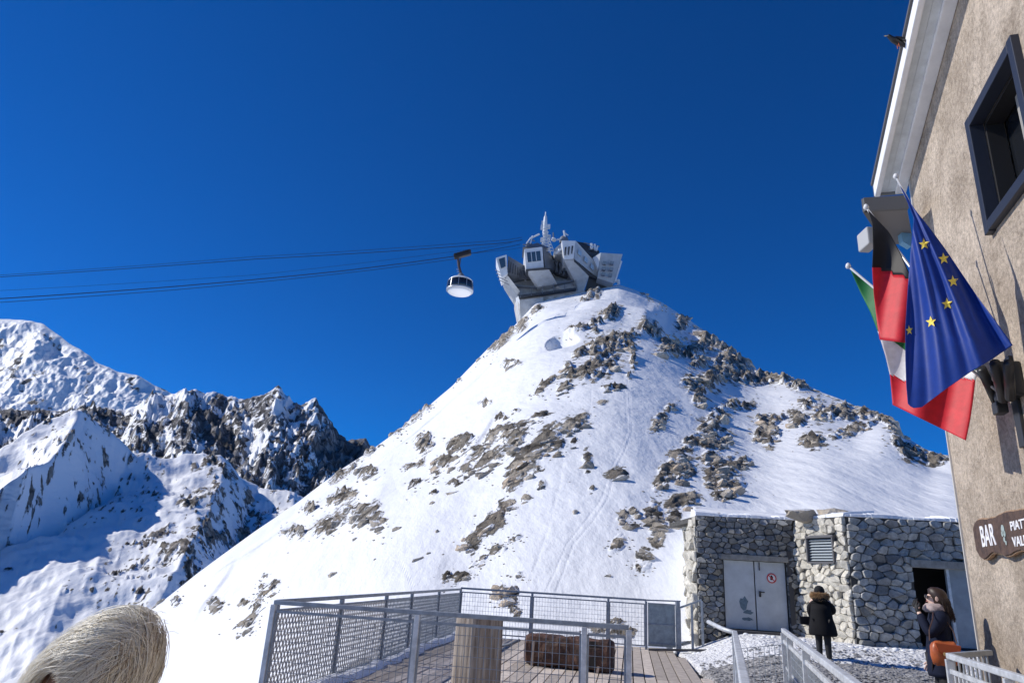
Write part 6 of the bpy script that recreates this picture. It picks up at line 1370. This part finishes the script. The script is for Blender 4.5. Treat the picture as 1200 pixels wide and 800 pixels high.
def guide(q, kind):
    if kind == 'sweep':      # from the crown over the head to the left, lifting at the tips
        st_ = proj_head(crown + V3(q.gauss(-.01,.022), q.gauss(-.01,.035), q.gauss(.0,.018)), 1.0); d_ = V3(-1, q.gauss(-.1,.30), q.gauss(.0,.16)); n_ = 12; ln = q.uniform(.15,.23); lift = q.uniform(1.02,1.16)
    elif kind == 'front':    # down and left across the near side
        st_ = proj_head(crown + V3(q.gauss(.0,.02), q.uniform(-.05,-.01), q.gauss(-.015,.015)), 1.0); d_ = V3(-1, q.gauss(-.3,.2), q.gauss(-.62,.35)); n_ = 12; ln = q.uniform(.14,.22); lift = q.uniform(1.01,1.10)
    elif kind == 'rim':      # over the right edge of the head
        st_ = proj_head(HC_ + V3(q.uniform(.045,.075), q.uniform(-.09,.06), q.uniform(.02,.075)), 1.0); d_ = V3(q.gauss(.1,.15), q.gauss(-.2,.2), -1); n_ = 10; ln = q.uniform(.10,.16); lift = q.uniform(1.0,1.06)
    else:                    # the lock hanging at the right
        st_ = proj_head(crown + V3(q.uniform(.0,.03), q.gauss(-.02,.03), q.gauss(-.01,.012)), 1.0); d_ = V3(q.gauss(.15,.12), q.gauss(-.3,.2), -1); n_ = 10; ln = q.uniform(.12,.20); lift = q.uniform(1.0,1.05)
    p = st_; pts = [p]; d_ = unit(d_); cv = V3(q.gauss(0,.05), q.gauss(0,.05), q.gauss(-.03 if kind != 'side' else 0,.05))
    for k in range(n_):
        t = (k+1)/n_; v = (p-HC_)/RA; nrm = unit(v/RA); dt_ = unit(d_-nrm*np.dot(d_, nrm)*.92); p = p+dt_*ln/n_; p = proj_head(p, 1.004+(lift-1)*t**1.3); d_ = unit(d_*.7+dt_*.3+cv); pts.append(p)
    return pts
FZ = unit((-.27,-.95,.08)); acc = [MB(), MB(), MB()]; q = random.Random(40)
for g_i in range(380):
    kind = q.choices(['sweep','front','side','rim'], [.42,.28,.14,.16])[0]; G_ = guide(q, kind); n_ = len(G_); tone = q.random()
    for i in range(q.randint(22, 40)):
        o0 = V3(q.gauss(0,.0045), q.gauss(0,.0045), q.gauss(0,.0045)); o1 = o0*.35+V3(q.gauss(0,.0030), q.gauss(0,.003), q.gauss(0,.003)); e_ = n_ if q.random() < .7 else q.randint(n_//2, n_)
        pts = [G_[k]+o0*(1-k/n_)+o1*(k/n_)*(1+k/n_) for k in range(e_)]; mi = 0 if tone < .66 else 1
        if q.random() < .12: mi = 1-mi
        if kind != 'sweep' and q.random() < .24: mi = 2; pts = pts[:max(4, e_//2)]
        cut = [k for k, p_ in enumerate(pts) if float(np.dot(unit(p_-HC_), FZ)) > .925+.035*math.sin(g_i*3.1)]
        if cut: pts = pts[:cut[0]]
        if len(pts) < 3: continue
        r_ = q.uniform(.00028,.0006); acc[mi].tube(pts, [r_*(1-.75*k/(len(pts)-1)) for k in range(len(pts))], 3, False)
for g_i in range(120):   # extra pale locks painting a bright highlight over the top and left
    G_ = guide(q, 'sweep' if g_i % 3 else 'front')
    for i in range(9):
        o0 = V3(q.gauss(0,.003), q.gauss(0,.003), q.gauss(.002,.002)); pts = [HC_+(p_-HC_)*(1.015+.004*k)+o0 for k, p_ in enumerate(G_)]
        cut = [k for k, p_ in enumerate(pts) if float(np.dot(unit(p_-HC_), FZ)) > .90]
        if cut: pts = pts[:cut[0]]
        if len(pts) > 3: acc[0].tube(pts, [.0006*(1-.75*k/(len(pts)-1)) for k in range(len(pts))], 3, False)
for mi in range(3): acc[mi].build('hair', HM[mi], B0, recalc=False, smooth=True, kind='stuff')
m_ = MB(); q = random.Random(99)
for i in range(130):   # loose flyaway tips at the crown and along the top
    s0 = proj_head(HC_+V3(q.uniform(-.08,.09), q.gauss(-.03,.03), .09), 1.01); u_ = unit(V3(q.gauss(-.2,.7), q.gauss(0,.3), q.uniform(.05,.6))); m_.tube([s0, s0+u_*.010, s0+u_*.018+V3(.004,0,-.001), s0+u_*.022+V3(.010,0,-.006)], [.0005,.0004,.0003,.0002], 3, False)
m_.build('flyaway_hair', HM[0], B0, recalc=False, kind='stuff')

# ------------------------------------------------------------------ alpine chough on the verge
bp0 = at(1050, 50, 6.72); T = thing('bird', bp0, 'black mountain bird perched on the white roof verge', 'bird')
BK = mat('black_feathers', (.012,.012,.014), rough=.45)
nb_ = {'tail': (.16,.02,-.05,.014,.022),'rump': (.08,.01,-.01,.030),'body': (.03,0,.02,.045),'breast': (-.03,0,.035,.042),'neck': (-.06,0,.07,.026),'head': (-.08,0,.095,.028),'face': (-.10,0,.092,.014)}
skin('body', nb_, [('tail','rump'),('rump','body'),('body','breast'),('breast','neck'),('neck','head'),('head','face')], BK, T)
for s_ in (-1, 1): m_ = MB(); m_.prism([bp0+V3(-.03,s_*.045,.05), bp0+V3(.05,s_*.048,.045), bp0+V3(.17,s_*.02,-.035), bp0+V3(.05,s_*.05,-.01)], (0,s_*.006,0)); m_.build('wing', BK, T)
m_ = MB(); m_.lathe(bp0+V3(-.11,0,.092), [(.007,0),(.005,.015),(.001,.03)], 8, (V3(0,1,0), V3(0,0,1), V3(-1,0,-.15))); m_.build('beak', mat('yellow_beak', (.7,.5,.12), rough=.4), T)
for s_ in (-1, 1): m_ = MB(); m_.tube([bp0+V3(.02,s_*.015,-.02), bp0+V3(.02,s_*.018,-.08)], .004, 5); m_.build('leg', mat('bird_leg', (.5,.12,.05)), T)

# ------------------------------------------------------------------ thin mountain air
hz = bpy.data.materials.new('mountain_air'); hz.use_nodes = True; N, L = nodes(hz); N.clear()
o_ = N.new('ShaderNodeOutputMaterial'); v_ = N.new('ShaderNodeVolumePrincipled'); v_.inputs['Color'].default_value = (.40,.64,1.0,1); v_.inputs['Density'].default_value = .000007; v_.inputs['Anisotropy'].default_value = .2
L.new(v_.outputs[0], o_.inputs['Volume'])
m_ = MB(); m_.box((0, 3500, 1100), (16000, 15000, 3044)); h_ = m_.build('haze', hz); h_['kind'] = 'stuff'; h_['label'] = 'thin bluish mountain air over the far ridges'
